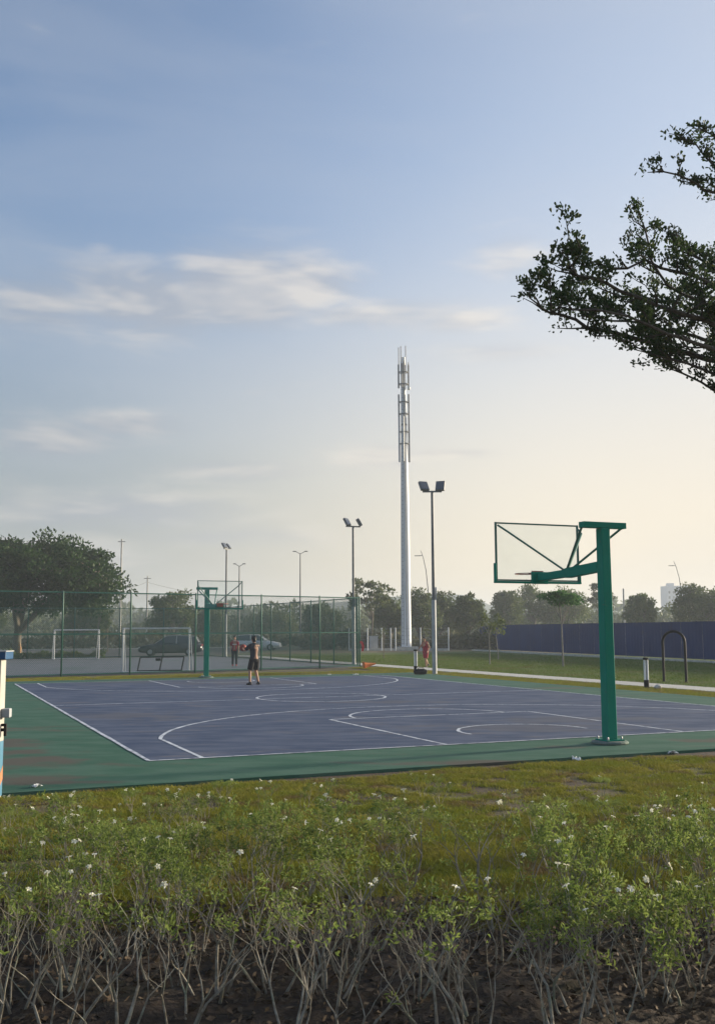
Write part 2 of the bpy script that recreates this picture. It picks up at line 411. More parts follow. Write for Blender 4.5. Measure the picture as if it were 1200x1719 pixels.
def leaves(rng, cen, dirs, length, width, fold=.25, k1=.35, k2=.68):
    """folded leaf: two quads along the midrib"""
    N = len(cen); dirs = unit(dirs)
    r = unit(np.cross(dirs, unit(rng.normal(size=(N, 3))))); up = np.cross(r, dirs)
    L = (length * rng.uniform(.7, 1.25, (N, 1))); Wd = (width * rng.uniform(.75, 1.2, (N, 1)))
    base = cen; tip = cen + dirs * L - up * L * .12
    def pt(t, sgn, k): return cen + dirs * L * t + r * Wd * .5 * sgn * k + up * Wd * fold * k
    a1, a2, b1, b2 = pt(k1, 1, .8), pt(k2, 1, 1), pt(k1, -1, .8), pt(k2, -1, 1)
    return np.stack([base, a1, a2, tip, base, tip, b2, b1], 1).reshape(-1, 3)
def diamonds(rng, cen, dirs, length, width):
    N = len(cen); dirs = unit(dirs); r = unit(np.cross(dirs, unit(rng.normal(size=(N, 3)))))
    L = length * rng.uniform(.6, 1.3, (N, 1)); Wd = width * rng.uniform(.6, 1.3, (N, 1))
    return np.stack([cen, cen + dirs * L * .5 + r * Wd * .5, cen + dirs * L, cen + dirs * L * .5 - r * Wd * .5], 1).reshape(-1, 3)

# ------------------------------------------------------------------ ground
GZ = -.05                                        # natural ground; the court slab's top is z = 0
X0 = Vector((-3.047, 15.0, 0)); CW, CL = 14.57, 24.3
EU = Vector((math.cos(CA), math.sin(CA), 0)); EV = Vector((-math.sin(CA), math.cos(CA), 0))
def uv(u, v, z=0.0): p = X0 + EU * u + EV * v; return Vector((p.x, p.y, z))

def sheet(name, pts, z, m_, thick=0.0, parent=None):
    b = MB(); n = len(pts)
    b.v = [(p[0], p[1], z) for p in pts]; b.f = [tuple(range(n))]
    if thick:
        b.v += [(p[0], p[1], z - thick) for p in pts]
        b.f += [(i, i + n, (i + 1) % n + n, (i + 1) % n) for i in range(n)]
    return b.build(name, m_, parent)
def uvrect(u0, u1, v0, v1): return [uv(u0, v0), uv(u1, v0), uv(u1, v1), uv(u0, v1)]

# one ground sheet to the horizon: gently uneven near the viewer
def ground():
    b = MB(); ys = [-40, -10, 0] + [2 + .3 * i for i in range(36)] + [14, 20, 30, 45, 70, 110, 200, 400, 900, 1900]
    xs = [-1900, -800, -300, -120, -60, -30, -15] + [-8 + .4 * i for i in range(41)] + [15, 30, 60, 120, 300, 800, 1900]
    rr = random.Random(3)
    for y in ys:
        for x in xs:
            near = 1 if (2.5 < y < 11.5 and abs(x) < 7.9) else 0
            b.v.append((x, y, GZ + near * rr.uniform(-.012, .012)))
    n = len(xs)
    for j in range(len(ys) - 1):
        for i in range(n - 1): b.f.append((j * n + i, j * n + i + 1, (j + 1) * n + i + 1, (j + 1) * n + i))
    return tag(b.build('ground', 'lawn', smooth=True), kind='structure')
ground()
# rough country beyond the park
tag(sheet('field', [uv(-400, 60.4), uv(19, 60.4), uv(35, 92), uv(300, 92), uv(500, 1100), uv(-600, 1100)], GZ + .004, 'far_ground'), kind='structure')
# bare soil bed of the shrubs
def bed():
    b = MB(); rr = random.Random(8); xs = [-4.2 + .07 * i for i in range(121)]; ys = [3.6 + .07 * j for j in range(52)]
    ph = [rr.uniform(0, 6) for _ in range(6)]
    for j, y in enumerate(ys):
        f = j / (len(ys) - 1)
        for x in xs:
            e = f ** 3 * (.30 * math.sin(x * 2.1 + ph[0]) + .2 * math.sin(x * 5.3 + ph[1]) + rr.uniform(-.12, .12))
            h = .018 * math.sin(x * 3.1 + y * 2 + ph[2]) + .014 * math.sin(x * 7.3 - y * 6.1 + ph[3]) + rr.uniform(-.006, .032) * (1 if rr.random() < .8 else 1.8)
            b.v.append((x, y + e, GZ + .018 + max(-.004, h * (1 - f ** 4))))
    n = len(xs)
    for j in range(len(ys) - 1):
        for i in range(n - 1): b.f.append((j * n + i, j * n + i + 1, (j + 1) * n + i + 1, (j + 1) * n + i))
    return tag(b.build('soil_bed', 'bed_soil', smooth=True, angle=R(180)), kind='structure')
bed()
# worn earth along the slab's near edge
def earth_edge():
    rr = random.Random(5); b = MB(); n = 90
    for i in range(n):
        u = -4 + i * .27
        b.v.append(tuple(uv(u, -2.05, GZ + .006))); b.v.append(tuple(uv(u, -2.55 - rr.random() * .32 - .2 * math.sin(i * .3), GZ + .006)))
    for i in range(n - 1): b.f.append((2 * i + 1, 2 * i + 3, 2 * i + 2, 2 * i))
    return tag(b.build('worn_earth', 'dirt'), kind='structure')
earth_edge()

# ------------------------------------------------------------------ basketball court
slab = tag(sheet('court_slab', uvrect(-3.4, 16.85, -2.2, CL + 1.95), -.001, 'court_green', .06), kind='structure')
court = tag(sheet('court', uvrect(0, CW, 0, CL), .003, 'court_blue'), kind='structure')
def strip(pts, wd=.066, closed=False, jit=.006, seed=1):
    rr = random.Random(seed); b = MB(); n = len(pts)
    for i, p in enumerate(pts):
        a = pts[max(i - 1, 0)]; c = pts[min(i + 1, n - 1)]
        if closed and i in (0, n - 1): a = pts[-2]; c = pts[1]
        d = Vector((c[0] - a[0], c[1] - a[1])).normalized(); nn = Vector((-d.y, d.x))
        o = rr.uniform(-jit, jit); h = wd / 2 * rr.uniform(.85, 1.15)
        b.v.append(tuple(uv(p[0] + nn.x * (o + h), p[1] + nn.y * (o + h), .007)))
        b.v.append(tuple(uv(p[0] + nn.x * (o - h), p[1] + nn.y * (o - h), .007)))
    for i in range(n - 1): b.f.append((2 * i + 1, 2 * i + 3, 2 * i + 2, 2 * i))
    return b.build('court_line', 'court_paint', court)
def seg(a, b, k=.5):
    n = max(2, int(math.dist(a, b) / k))
    return [(a[0] + (b[0] - a[0]) * i / n, a[1] + (b[1] - a[1]) * i / n) for i in range(n + 1)]
def arc(c, r, a0, a1, n=48): return [(c[0] + r * math.cos(R(a0 + (a1 - a0) * i / n)), c[1] + r * math.sin(R(a0 + (a1 - a0) * i / n))) for i in range(n + 1)]
KC = CW / 2; KW = 2.415; KL = 5.28; T3 = .82; R3 = 6.63; HV = 1.5
strip(seg((.03, .03), (CW - .03, .03)), seed=2); strip(seg((.03, CL - .03), (CW - .03, CL - .03)), seed=3)
strip(seg((.03, .06), (.03, CL - .06)), seed=4); strip(seg((CW - .03, .06), (CW - .03, CL - .06)), seed=5)
strip(seg((.06, CL / 2), (KC - 1.83, CL / 2)) , seed=6); strip(seg((KC + 1.83, CL / 2), (CW - .06, CL / 2)), seed=61); strip(seg((KC - 1.77, CL / 2), (KC + 1.77, CL / 2)), seed=62)
strip(arc((KC, CL / 2), 1.8, 0, 360, 60), closed=True, seed=7)
for e in (0, 1):
    fv = (lambda v: v) if e == 0 else (lambda v: CL - v)
    T = lambda pts: [(p[0], fv(p[1])) for p in pts]
    strip(T(seg((KC - KW, .06), (KC - KW, KL))), seed=10 + e); strip(T(seg((KC + KW, .06), (KC + KW, KL))), seed=12 + e)
    strip(T(seg((KC - KW + .03, KL), (KC + KW - .03, KL))), seed=14 + e)
    strip(T(arc((KC, KL + .03), 1.8, 0, 180)), seed=16 + e)
    a = math.degrees(math.acos((KC - T3) / R3)); vs_ = HV + R3 * math.sin(R(a))
    strip(T(seg((T3, .06), (T3, vs_)) + arc((KC, HV), R3, 180 - a, a, 70)[1:] + seg((CW - T3, vs_), (CW - T3, .06))[1:]), seed=18 + e)
    strip(T(arc((KC, HV), 1.25, -8, 188, 40)), seed=20 + e)

# five-a-side court behind the fence
tag(sheet('futsal_court', [uv(-14, 27.3), uv(17.9, 34.5), uv(17.0, 60.2), uv(-14, 60.2)], -.001, 'futsal', .07), kind='structure')
# concrete footpath beside the courts
tag(sheet('lawn', [uv(20.3, -10), uv(44, -10), uv(44, 66), uv(20.3, 66)], GZ + .004, 'park_lawn'), kind='structure')
tag(sheet('footpath', uvrect(18.85, 20.25, -16, 62), -.012, 'concrete', .05), kind='structure')
# car park / road behind the five-a-side court
tag(sheet('road', [uv(-60, 62.6), uv(17.2, 62.6), uv(34, 93), uv(34, 100), uv(-60, 100)], -.035, 'asphalt'), kind='structure')
for i, (a, b_) in enumerate(((uv(-60, 100.2), uv(34, 100.2)),)):
    tag(MB().bar((a.x, a.y, .0), (b_.x, b_.y, .0), .25, .12).build('kerb', 'concrete'), kind='structure')

# ------------------------------------------------------------------ hoops
def hoop(u, v, face, label):
    """face=+1: board hangs toward +v"""
    t = empty('basketball_hoop', uv(u, v, 0), CA if face > 0 else CA + math.pi, label, 'basketball hoop', 'hoops of the court')
    # local: x across, +y toward the court
    MB().lathe((0, 0, 0), [(.30, 0), (.30, .03), (.27, .05)], 20).build('base_slab', 'slab_grey', t, bevel=.015)
    bp = MB().box((0, 0, .061), (.34, .34, .022)).build('base_plate', 'green_paint', t, bevel=.004)
    nut = MB().lathe((0, 0, 0), [(.018, 0), (.018, .03), (.010, .045)], 8).mesh('bolt')
    for x in (-.135, .135):
        for y in (-.135, .135):
            o = link('bolt', nut, 'galvanised', bp); o.location = (x, y, .072)
    MB().box((0, 0, .072 + 1.731), (.182, .182, 3.462), taper=.92).build('pole', 'green_paint', t, bevel=.012)
    MB().box((0, 0, 3.585), (.86, .15, .10)).build('top_bar', 'green_paint', t, bevel=.008)
    node = Vector((0, 1.05, 2.84))
    arm = MB(); arm.bar((0, .10, 2.90), node, .15, .17); arm.bar(node + Vector((0, -.04, .0)), (0, 1.92, 2.81), .15, .13)
    arm.build('arm', 'green_paint', t, bevel=.006)
    for sx in (-1, 1):
        MB().tube([(sx * .40, .03, 3.55), (sx * .04, 1.02, 2.90)], .021, 8).build('strut', 'hoop_frame', t, smooth=True)
        MB().tube([(sx * .03, 1.10, 2.89), (sx * .80, 1.74, 3.62), (sx * .86, 1.965, 3.75)], .018, 8).build('strut', 'hoop_frame', t, smooth=True)
    MB().box((0, 1.955, 2.80), (.34, .05, .22)).build('mount_plate', 'green_paint', t, bevel=.005)
    gl = MB().box((0, 2.0, 3.275), (1.74, .014, 1.0)).build('backboard', 'backboard_glass', t)
    fr = MB()
    for x in (-.885, .885): fr.box((x, 2.0, 3.275), (.026, .04, 1.07))
    for z in (2.755, 3.795): fr.box((0, 2.0, z), (1.74, .038, .026))
    fr.build('backboard_frame', 'hoop_frame', gl)
    pd = MB(); pd.box((0, 2.0, 2.718), (1.86, .07, .04))
    for x in (-.912, .912): pd.box((x, 2.0, 2.88), (.03, .07, .36))
    pd.build('edge_padding', 'green_paint', gl, bevel=.008)
    rm = MB(); n = 28
    rm.tube([(.225 * math.cos(2 * math.pi * i / n), 2.0 + .15 + .225 + .225 * math.sin(2 * math.pi * i / n), 2.90) for i in range(n + 1)], .010, 6)
    rm.bar((-.10, 2.02, 2.89), (-.07, 2.20, 2.895), .02); rm.bar((.10, 2.02, 2.89), (.07, 2.20, 2.895), .02)
    ri = rm.build('rim', 'rim_red', t, smooth=True)
    MB().box((0, 2.025, 2.87), (.24, .03, .13)).build('rim_bracket', 'rim_red', ri)
    return t
hoop(7.37, -.92, 1, 'large green basketball hoop at the near baseline, its board turned away')
hoop(7.45, CL + 1.35, -1, 'distant green basketball hoop in front of the chain link fence')

# ------------------------------------------------------------------ chain link fences
FH = 3.65
def fence(name, P, label, bottom_rail=True, wire=True):
    t = empty('chain_link_fence', (P[0][0], P[0][1], GZ), 0, label, 'fence', 'fences around the five-a-side court')
    o0 = Vector((P[0][0], P[0][1], 0))
    pts = [Vector((p[0], p[1], 0)) - o0 for p in P]
    post = MB().lathe((0, 0, 0), [(.038, 0), (.038, FH), (.02, FH + .03)], 8).mesh('post', True)
    for p in pts:
        o = link('post', post, 'fence_green', t); o.location = p
    for i in range(len(pts) - 1):
        a, b = pts[i], pts[i + 1]; d = (b - a); Ln = d.length; d.normalize()
        for z, r in ((FH - .04, .027), (FH * .5 - .02, .024)) + (((.10, .022),) if bottom_rail else ()):
            MB().tube([a + d * .036 + Vector((0, 0, z)), b - d * .036 + Vector((0, 0, z))], r, 6).build('rail', 'fence_green', t, smooth=True)
        wv = []; zt = FH - .06; st = .085
        for s in (1, -1):
            x = -zt if s > 0 else 0.0
            x_end = Ln if s > 0 else Ln + zt
            k = x
            while k < x_end:
                # line: pos = k + s*z for s=1 ; k - z for s=-1
                z0, z1 = .06, zt
                if s > 0: z0 = max(z0, -k); z1 = min(z1, Ln - k)
                else: z0 = max(z0, k - Ln); z1 = min(z1, k)
                if z1 - z0 > .05:
                    wv.append((k + s * z0, z0, k + s * z1, z1))
                k += st
        if wire:
            arr = np.array(wv); dn = np.array([d.x, d.y, 0]); nn = np.array([-d.y, d.x, 0]); a0 = np.array(a); h = .0036
            A = a0 + arr[:, :1] * dn + arr[:, 1:2] * np.array([0, 0, 1.]); B = a0 + arr[:, 2:3] * dn + arr[:, 3:4] * np.array([0, 0, 1.])
            dd = unit(B - A); pp = np.cross(dd, nn)
            off = [pp * h, -pp * .5 * h + nn * h * .87, -pp * .5 * h - nn * h * .87]
            q = []
            for i0, i1 in ((0, 1), (1, 2), (2, 0)): q.append(np.stack([A + off[i0], A + off[i1], B + off[i1], B + off[i0]], 1))
            me = np_mesh('chain_link', np.concatenate(q).reshape(-1, 3), 4)
            link('chain_link', me, 'fence_green', t)
    return t
FA = [uv(-9.8, 27.9), uv(-6.7, 28.55), uv(-3.7, 29.2), uv(-.65, 29.8), uv(2.37, 30.44), uv(5.39, 31.1), uv(8.52, 31.85), uv(12.0, 32.8), uv(15.4, 33.8), uv(18.0, 34.75)]
fence('front', FA, 'green chain link fence run right behind the distant basketball hoop')
FS = [uv(18.0 - .055 * (v - 34.75), v) for v in (35.0, 38.0, 41.2, 44.4, 47.6, 50.8, 54.0, 57.2, 60.4)]
fence('side', FS, 'green chain link fence run receding beside the footpath')
FB = [uv(16.4 - 3.2 * i, 60.7) for i in range(9)]
fence('back', FB, 'green chain link fence run at the back of the grey five-a-side court')

# ------------------------------------------------------------------ goals and frame
def goal(P, Q, back, label):
    P = Vector(P); Q = Vector(Q); t = empty('football_goal', (P.x, P.y, 0), 0, label, 'goal', 'small white football goals')
    d = Q - P; b = Vector((back[0], back[1], 0)); H = 2.0; r = .04
    for o in (Vector((0, 0, 0)), d):
        MB().tube([o, o + Vector((0, 0, H - .04))], r, 10).build('post', 'white_paint', t, smooth=True)
        MB().tube([o + Vector((0, 0, H)), o + b * .35 + Vector((0, 0, H)), o + b + Vector((0, 0, .05))], .022, 8).build('back_stay', 'white_paint', t, smooth=True)
        MB().tube([o + b * .05 + Vector((0, 0, .024)), o + b + Vector((0, 0, .024))], .022, 8).build('ground_bar', 'white_paint', t, smooth=True)
    dn = d.normalized()
    MB().tube([-dn * .04 + Vector((0, 0, H)), d + dn * .04 + Vector((0, 0, H))], r, 10).build('crossbar', 'white_paint', t, smooth=True)
    MB().tube([b + Vector((0, 0, .03)), d + b + Vector((0, 0, .03))], .022, 8).build('ground_bar', 'white_paint', t, smooth=True)
g1 = uv(5.46, 33.3); g2 = uv(8.44, 32.75)
goal(g1, g2, (uv(0, -.75) - uv(0, 0)), 'white football goal just behind the front fence')
goal(uv(5.13, 58.0), uv(8.1, 57.8), (uv(0, 1.1) - uv(0, 0)), 'smaller looking white football goal at the far end beside the big tree')
def low_frame():
    a = uv(6.23, 33.75); b = uv(8.24, 33.4); d = b - a
    t = empty('hurdle_frame', (a.x, a.y, 0), 0, 'low black metal frame leaning on three legs inside the white goal', 'metal frame')
    ln = Vector((.10, .10, 0))
    for k in (0, .5, 1.0): MB().bar(d * k, d * k + ln + Vector((0, 0, .64)), .045).build('leg', 'black_metal', t)
    MB().bar(ln + Vector((0, 0, .655)), d + ln + Vector((0, 0, .655)), .05).build('top_bar', 'black_metal', t)
    MB().bar(Vector((0, -.06, .03)), d + Vector((0, -.06, .03)), .05).build('foot_bar', 'black_metal', t)
    MB().box((d * .42 + ln * .8 + Vector((0, 0, .54))), (.24, .05, .12), math.atan2(d.y, d.x)).build('bracket', 'black_metal', t)
low_frame()

# ------------------------------------------------------------------ lamps and poles
def floodlight(p, top, label, rz, heads, z0=GZ, low=3.2):
    t = empty('floodlight_pole', (p.x, p.y, z0), 0, label, 'floodlight', 'floodlights of the courts')
    MB().box((0, 0, .015), (.36, .36, .03)).build('base_plate', 'galvanised', t)
    MB().tube([(0, 0, .03), (0, 0, low)], [.105, .10], 12).build('pole', 'galvanised', t, smooth=True)
    MB().tube([(0, 0, low), (0, 0, top - .15)], [.075, .060], 12).build('upper_pole', 'lamp_grey', t, smooth=True)
    MB().bar((.106, 0, .4), (.106, 0, low + .55), .035, .05).build('conduit', 'galvanised', t)
    cr, sr = math.cos(rz), math.sin(rz)
    MB().bar((-cr * .42, -sr * .42, top - .12), (cr * .42, sr * .42, top - .12), .07).build('cross_arm', 'lamp_grey', t)
    for s, yaw, tilt in heads:
        c = Vector((cr * .36 * s, sr * .36 * s, top + .12))
        mt = Matrix.Rotation(yaw, 3, 'Z') @ Matrix.Rotation(tilt, 3, 'X')
        h = MB().box(c, (.40, .12, .46), mtx=mt).build('lamp_head', 'lamp_grey', t, bevel=.01)
        MB().box(c + mt @ Vector((0, -.066, 0)), (.35, .012, .40), mtx=mt).build('lens', 'lamp_lens', h)
        MB().bar(Vector((cr * .36 * s, sr * .36 * s, top - .09)), c + mt @ Vector((0, .05, -.16)), .05).build('bracket', 'galvanised', t)
fp = uv(17.15, 24.5)
floodlight(fp, 8.05, 'tall floodlight pole with two tilted square lamps beside the basketball court', 0.0, ((-1, R(25), R(-32)), (1, R(-18), R(-24))), GZ)
fp2 = uv(18.55, 36.9)
floodlight(fp2, 7.75, 'tall floodlight pole at the corner of the green chain link fence', CA, ((-1, R(60), R(-30)), (1, R(100), R(-30))), GZ)
fp3 = uv(18.0, 60.9)
floodlight(fp3, 8.3, 'floodlight pole with lamps seen edge on behind the five-a-side court', R(70), ((-1, R(60), R(-35)), (1, R(80), R(-35))), GZ)

def double_lamp(px, d, ytop, half, label):
    p = at(px, 1085, d); top = at(px, ytop, d).z; k = half * d / F_PX
    t = empty('street_lamp', (p.x, p.y, GZ), 0, label, 'street lamp', 'twin armed street lamps')
    H = top - GZ
    MB().tube([(0, 0, 0), (0, 0, H * .5), (0, 0, H - .2)], [.11, .085, .06], 8).build('pole', 'lamp_grey', t, smooth=True)
    for s in (-1, 1):
        MB().tube([(0, 0, H - .25), (s * k * .35, 0, H - .12), (s * k * .6, 0, H)], .035, 6).build('arm', 'lamp_grey', t, smooth=True)
        MB().box((s * k * .8, 0, H + .03), (k * .5, .22, .09)).build('lamp_head', 'lamp_grey', t, bevel=.02)
double_lamp(401, 113, 947, 10, 'shorter twin armed street lamp beyond the parked silver car')
double_lamp(504, 115, 926, 12, 'taller twin armed street lamp standing clear against the sky')
def curved_lamp(px_b, px_t, d, ytop, label):
    p = at(px_b, 1070, d); q = at(px_t, ytop, d)
    t = empty('street_lamp', (p.x, p.y, GZ), 0, label, 'street lamp', 'curved street lamps')
    H = q.z - GZ; dx = q.x - p.x
    MB().tube([(0, 0, 0), (0, 0, H * .42)], [.17, .14], 8).build('pole', 'lamp_grey', t, smooth=True)
    MB().tube([(0, 0, H * .42), (dx * .06, 0, H * .58), (dx * .30, 0, H * .78), (dx * .66, 0, H * .92), (dx * 1.0, 0, H)], [.12, .10, .08, .07, .05], 8).build('arm', 'lamp_grey', t, smooth=True)
    MB().box((dx * 1.15 - .4, 0, H * .94), (1.1, .3, .13)).build('lamp_head', 'lamp_grey', t, bevel=.03)
    MB().tube([(dx * .72, 0, H * .94), (dx * 1.15 - .1, 0, H * .945)], .05, 6).build('bracket', 'lamp_grey', t, smooth=True)
curved_lamp(1147, 1130, 222, 942, 'curved street lamp behind the blue hoarding beside the pale tower block')
curved_lamp(720, 706, 187, 924, 'curved street lamp beyond the trees behind the white telecom mast')
# utility poles with overhead wires
def upole(px, d, ytop, label, r=.12, arm=True):
    p = at(px, 1085, d); top = at(px, ytop, d).z
    t = empty('utility_pole', (p.x, p.y, GZ), 0, label, 'utility pole', 'poles carrying overhead wires')
    MB().tube([(0, 0, 0), (0, 0, top - GZ)], [r, r * .65], 8).build('pole', 'concrete', t, smooth=True)
    if arm: MB().bar((-.5, 0, top - GZ - .35), (.5, 0, top - GZ - .35), .09).build('cross_arm', 'lamp_grey', t)
    return p.xy, top
upole(201, 137, 905, 'very tall thin pole rising beside the crown of the big tree', .15)
upole(246, 148, 967, 'thin utility pole between the big tree and the far hoop', .14)
upole(1049, 150, 988, 'short utility pole beside the round tree behind the blue hoarding', .17, False)
def wire_run(a, b, sag, label):
    pts = [a.lerp(b, i / 14) - Vector((0, 0, sag * 4 * (i / 14) * (1 - i / 14))) for i in range(15)]
    tag(MB().tube(pts, .022, 4).build('overhead_wire', 'wire'), label, 'wire', 'overhead wires')
wa = at(201, 988, 137); wb = at(246, 977, 148); wc = at(440, 1000, 170)
wire_run(wa, wb, .25, 'overhead wire slung between the tall thin pole and utility pole')
wire_run(wb, wc, .8, 'overhead wire sagging from the utility pole behind the far hoop')

# ------------------------------------------------------------------ telecom mast
def mast():
    d = 100.8; p = at(682, 1090, d); pt = at(676.5, 600, d)
    t = empty('telecom_mast', (p.x, p.y, GZ), 0, 'tall white telecom mast with ringed antennas at its top', 'mast')
    H = pt.z - GZ; ox = pt.x - p.x
    MB().box((0, 0, .15), (2.2, 2.2, .3)).build('footing', 'concrete', t)
    n = 12
    MB().tube([(0, 0, .3), (0, 0, H * .38), (0, 0, H * .62), (0, 0, H * .8), (0, 0, H)], [.50, .43, .36, .26, .20], 24).build('shaft', 'tower_white', t, smooth=True)
    for z in (.38, .55, .66, .76):
        rr = .50 - .3 * z + .03
        MB().lathe((0, 0, H * z), [(rr, 0), (rr, .18)], 20).build('flange', 'tower_dark', t)
    lad = MB()
    for s in (-1, 1): lad.tube([(-.36 + s * .10, -.46, .5), (-.14 + s * .10, -.30, H - .5)], .022, 5)
    for i in range(70):
        k = i / 70; lad.bar((-.46 + .22 * k, -.46 + .16 * k, .6 + k * (H - 1.2)), (-.26 + .22 * k, -.46 + .16 * k, .6 + k * (H - 1.2)), .025)
    lad.build('ladder', 'tower_dark', t)
    MB().tube([(.02, -.50, .4), (.06, -.32, H - .4)], .05, 6).build('cable_run', 'tower_dark', t)
    zy = lambda y: at(680, y, d).z - GZ
    for k, y in enumerate((625, 645, 675, 695, 725, 745)):
        z = zy(y); rr = .44; nn = 18
        rg = MB(); rg.tube([(rr * math.cos(2 * math.pi * i / nn), rr * math.sin(2 * math.pi * i / nn), z) for i in range(nn + 1)], .05, 6)
        for i in range(3):
            a = 2 * math.pi * i / 3 + .4; rg.bar((.18 * math.cos(a), .18 * math.sin(a), z), (rr * math.cos(a), rr * math.sin(a), z), .06)
        rg.build('antenna_ring', 'tower_dark', t, smooth=True)
    for k, (ya, yb, angs) in enumerate(((612, 652, (185, 5, 95, 250)), (662, 712, (180, -8, 80)), (700, 776, (2, 188, 260)))):
        for a in angs:
            x, y = .50 * math.cos(R(a)), .50 * math.sin(R(a)); za, zb = zy(yb), zy(ya)
            MB().box((x, y, (za + zb) / 2), (.16, .12, zb - za), R(a)).build('antenna', 'tower_dark' if k < 2 or a == 2 else 'galvanised', t, bevel=.02)
    for x, y, y0, y1 in ((-.46, .05, 583, 640), (-.26, -.38, 583, 630), (.22, -.35, 582, 628), (.50, 0, 608, 648)):
        MB().tube([(x, y, zy(y1)), (x, y, zy(y0))], .045, 6).build('whip_antenna', 'tower_dark', t, smooth=True)
    MB().lathe((.52, -.1, zy(655)), [(.12, 0), (.16, .06), (.16, .26), (.1, .32)], 12).build('dish', 'white_paint', t, smooth=True)
mast()
# compound round the mast: white posts, wires, cabinet, low wall
def compound():
    d = 97.0
    P = [at(px, 1093, dd) for px, dd in ((586, 98), (617, 97.5), (641, 97), (656, 96.5), (664, 96), (706, 95.5), (753, 95))]
    t = empty('compound_fence', (P[0].x, P[0].y, GZ), 0, 'white posts and thin wires fencing the foot of the telecom mast', 'fence')
    o = Vector((P[0].x, P[0].y, 0))
    for p in P:
        MB().tube([(p.x - o.x, p.y - o.y, 0), (p.x - o.x, p.y - o.y, 2.15)], .055, 8).build('post', 'white_paint', t, smooth=True)
    for i in range(len(P) - 1):
        a = Vector((P[i].x - o.x, P[i].y - o.y, 0)); b = Vector((P[i + 1].x - o.x, P[i + 1].y - o.y, 0)); wv = MB()
        for z in (.35, .7, 1.05, 1.4, 1.75, 2.05): wv.tube([a + Vector((0, 0, z)), b + Vector((0, 0, z))], .008, 4, False)
        wv.build('wire_strand', 'galvanised', t)
    a = P[0] - o; b = P[-1] - o
    MB().bar((a.x, a.y + .9, .10), (b.x, b.y + .9, .10), .3, .2).build('low_kerb', 'concrete', t)
    c = at(627, 1090, 99.2)
    k = empty('equipment_cabinet', (c.x, c.y, GZ), .1, 'pale grey equipment cabinet standing at the foot of the telecom mast', 'cabinet')
    MB().box((0, 0, .06), (.9, .7, .12)).build('plinth', 'concrete', k)
    MB().box((0, 0, .72), (.78, .6, 1.2)).build('body', 'kiosk_panel', k, bevel=.02)
    MB().box((0, -.31, .72), (.66, .015, 1.04)).build('door', 'galvanised', k)
    MB().box((0, 0, 1.345), (.86, .68, .05)).build('roof', 'kiosk_panel', k)
compound()

# ------------------------------------------------------------------ blue hoarding
def hoarding():
    A = Vector((13.07, 95.36, 0)); B = Vector((21.2, 61.23, 0)); dr = (B - A).normalized()
    E_ = A + dr * 58; C = Vector((14.84, 125.6, 0)); C2 = Vector((13.5, 97.6, 0))
    t = empty('hoarding', (A.x, A.y, GZ), 0, 'long dark blue metal hoarding behind the lawn', 'hoarding')
    rib = 8
    def run(a, b, parent, o):
        d = b - a; L = d.length; n = max(1, round(L / 2.4)); dn = d.normalized(); st = L / n
        me = MB(); k = 12; wd = st - .012
        nrm = Vector((-dn.y, dn.x, 0))
        for i in range(k + 1):
            x = wd * i / k; off = .006 if i % 2 else 0
            p = dn * x + nrm * off
            me.v += [(p.x, p.y, .06), (p.x, p.y, 2.30), (p.x + nrm.x * .03, p.y + nrm.y * .03, 2.30)]
        for i in range(k): me.f += [(3 * i, 3 * i + 3, 3 * i + 4, 3 * i + 1), (3 * i + 1, 3 * i + 4, 3 * i + 5, 3 * i + 2)]
        pm = me.mesh('panel')
        pst = MB().box((0, 0, 1.15), (.07, .07, 2.3)).mesh('post')
        for i in range(n):
            q = a + dn * st * i - o
            ob = link('panel', pm, 'blue_hoarding', parent); ob.location = (q.x, q.y, 0)
            ps = link('post', pst, 'lamp_grey', parent); pp = q - nrm * .08 if nrm.y > 0 else q + nrm * .08
            pp = q + Vector((.09, .05, 0)); ps.location = (pp.x, pp.y, 0)
        a2 = a - o; b2 = b - o
        MB().bar((a2.x, a2.y, 2.325), (b2.x, b2.y, 2.325), .07, .045).build('top_rail', 'blue_hoarding', parent)
    run(A, E_, t, A)
    t2 = empty('hoarding', (C2.x, C2.y, GZ), 0, 'short far piece of blue hoarding set back among the trees', 'hoarding')
    run(C, C2, t2, C2)
    # drain kerb in front
    nrm = Vector((dr.y, -dr.x, 0)); nrm = nrm if nrm.x < 0 else -nrm
    s0 = A + nrm * .5; s1 = E_ + nrm * .5; q0 = A + nrm * 2.6; q1 = E_ + nrm * 2.6
    tag(sheet('service_track', [s0, q0, q1, s1], GZ + .006, 'asphalt'), kind='structure')
    tag(MB().bar((q0.x, q0.y, GZ + .06), (q1.x, q1.y, GZ + .06), .22, .13).build('kerb', 'concrete'), kind='structure')
hoarding()

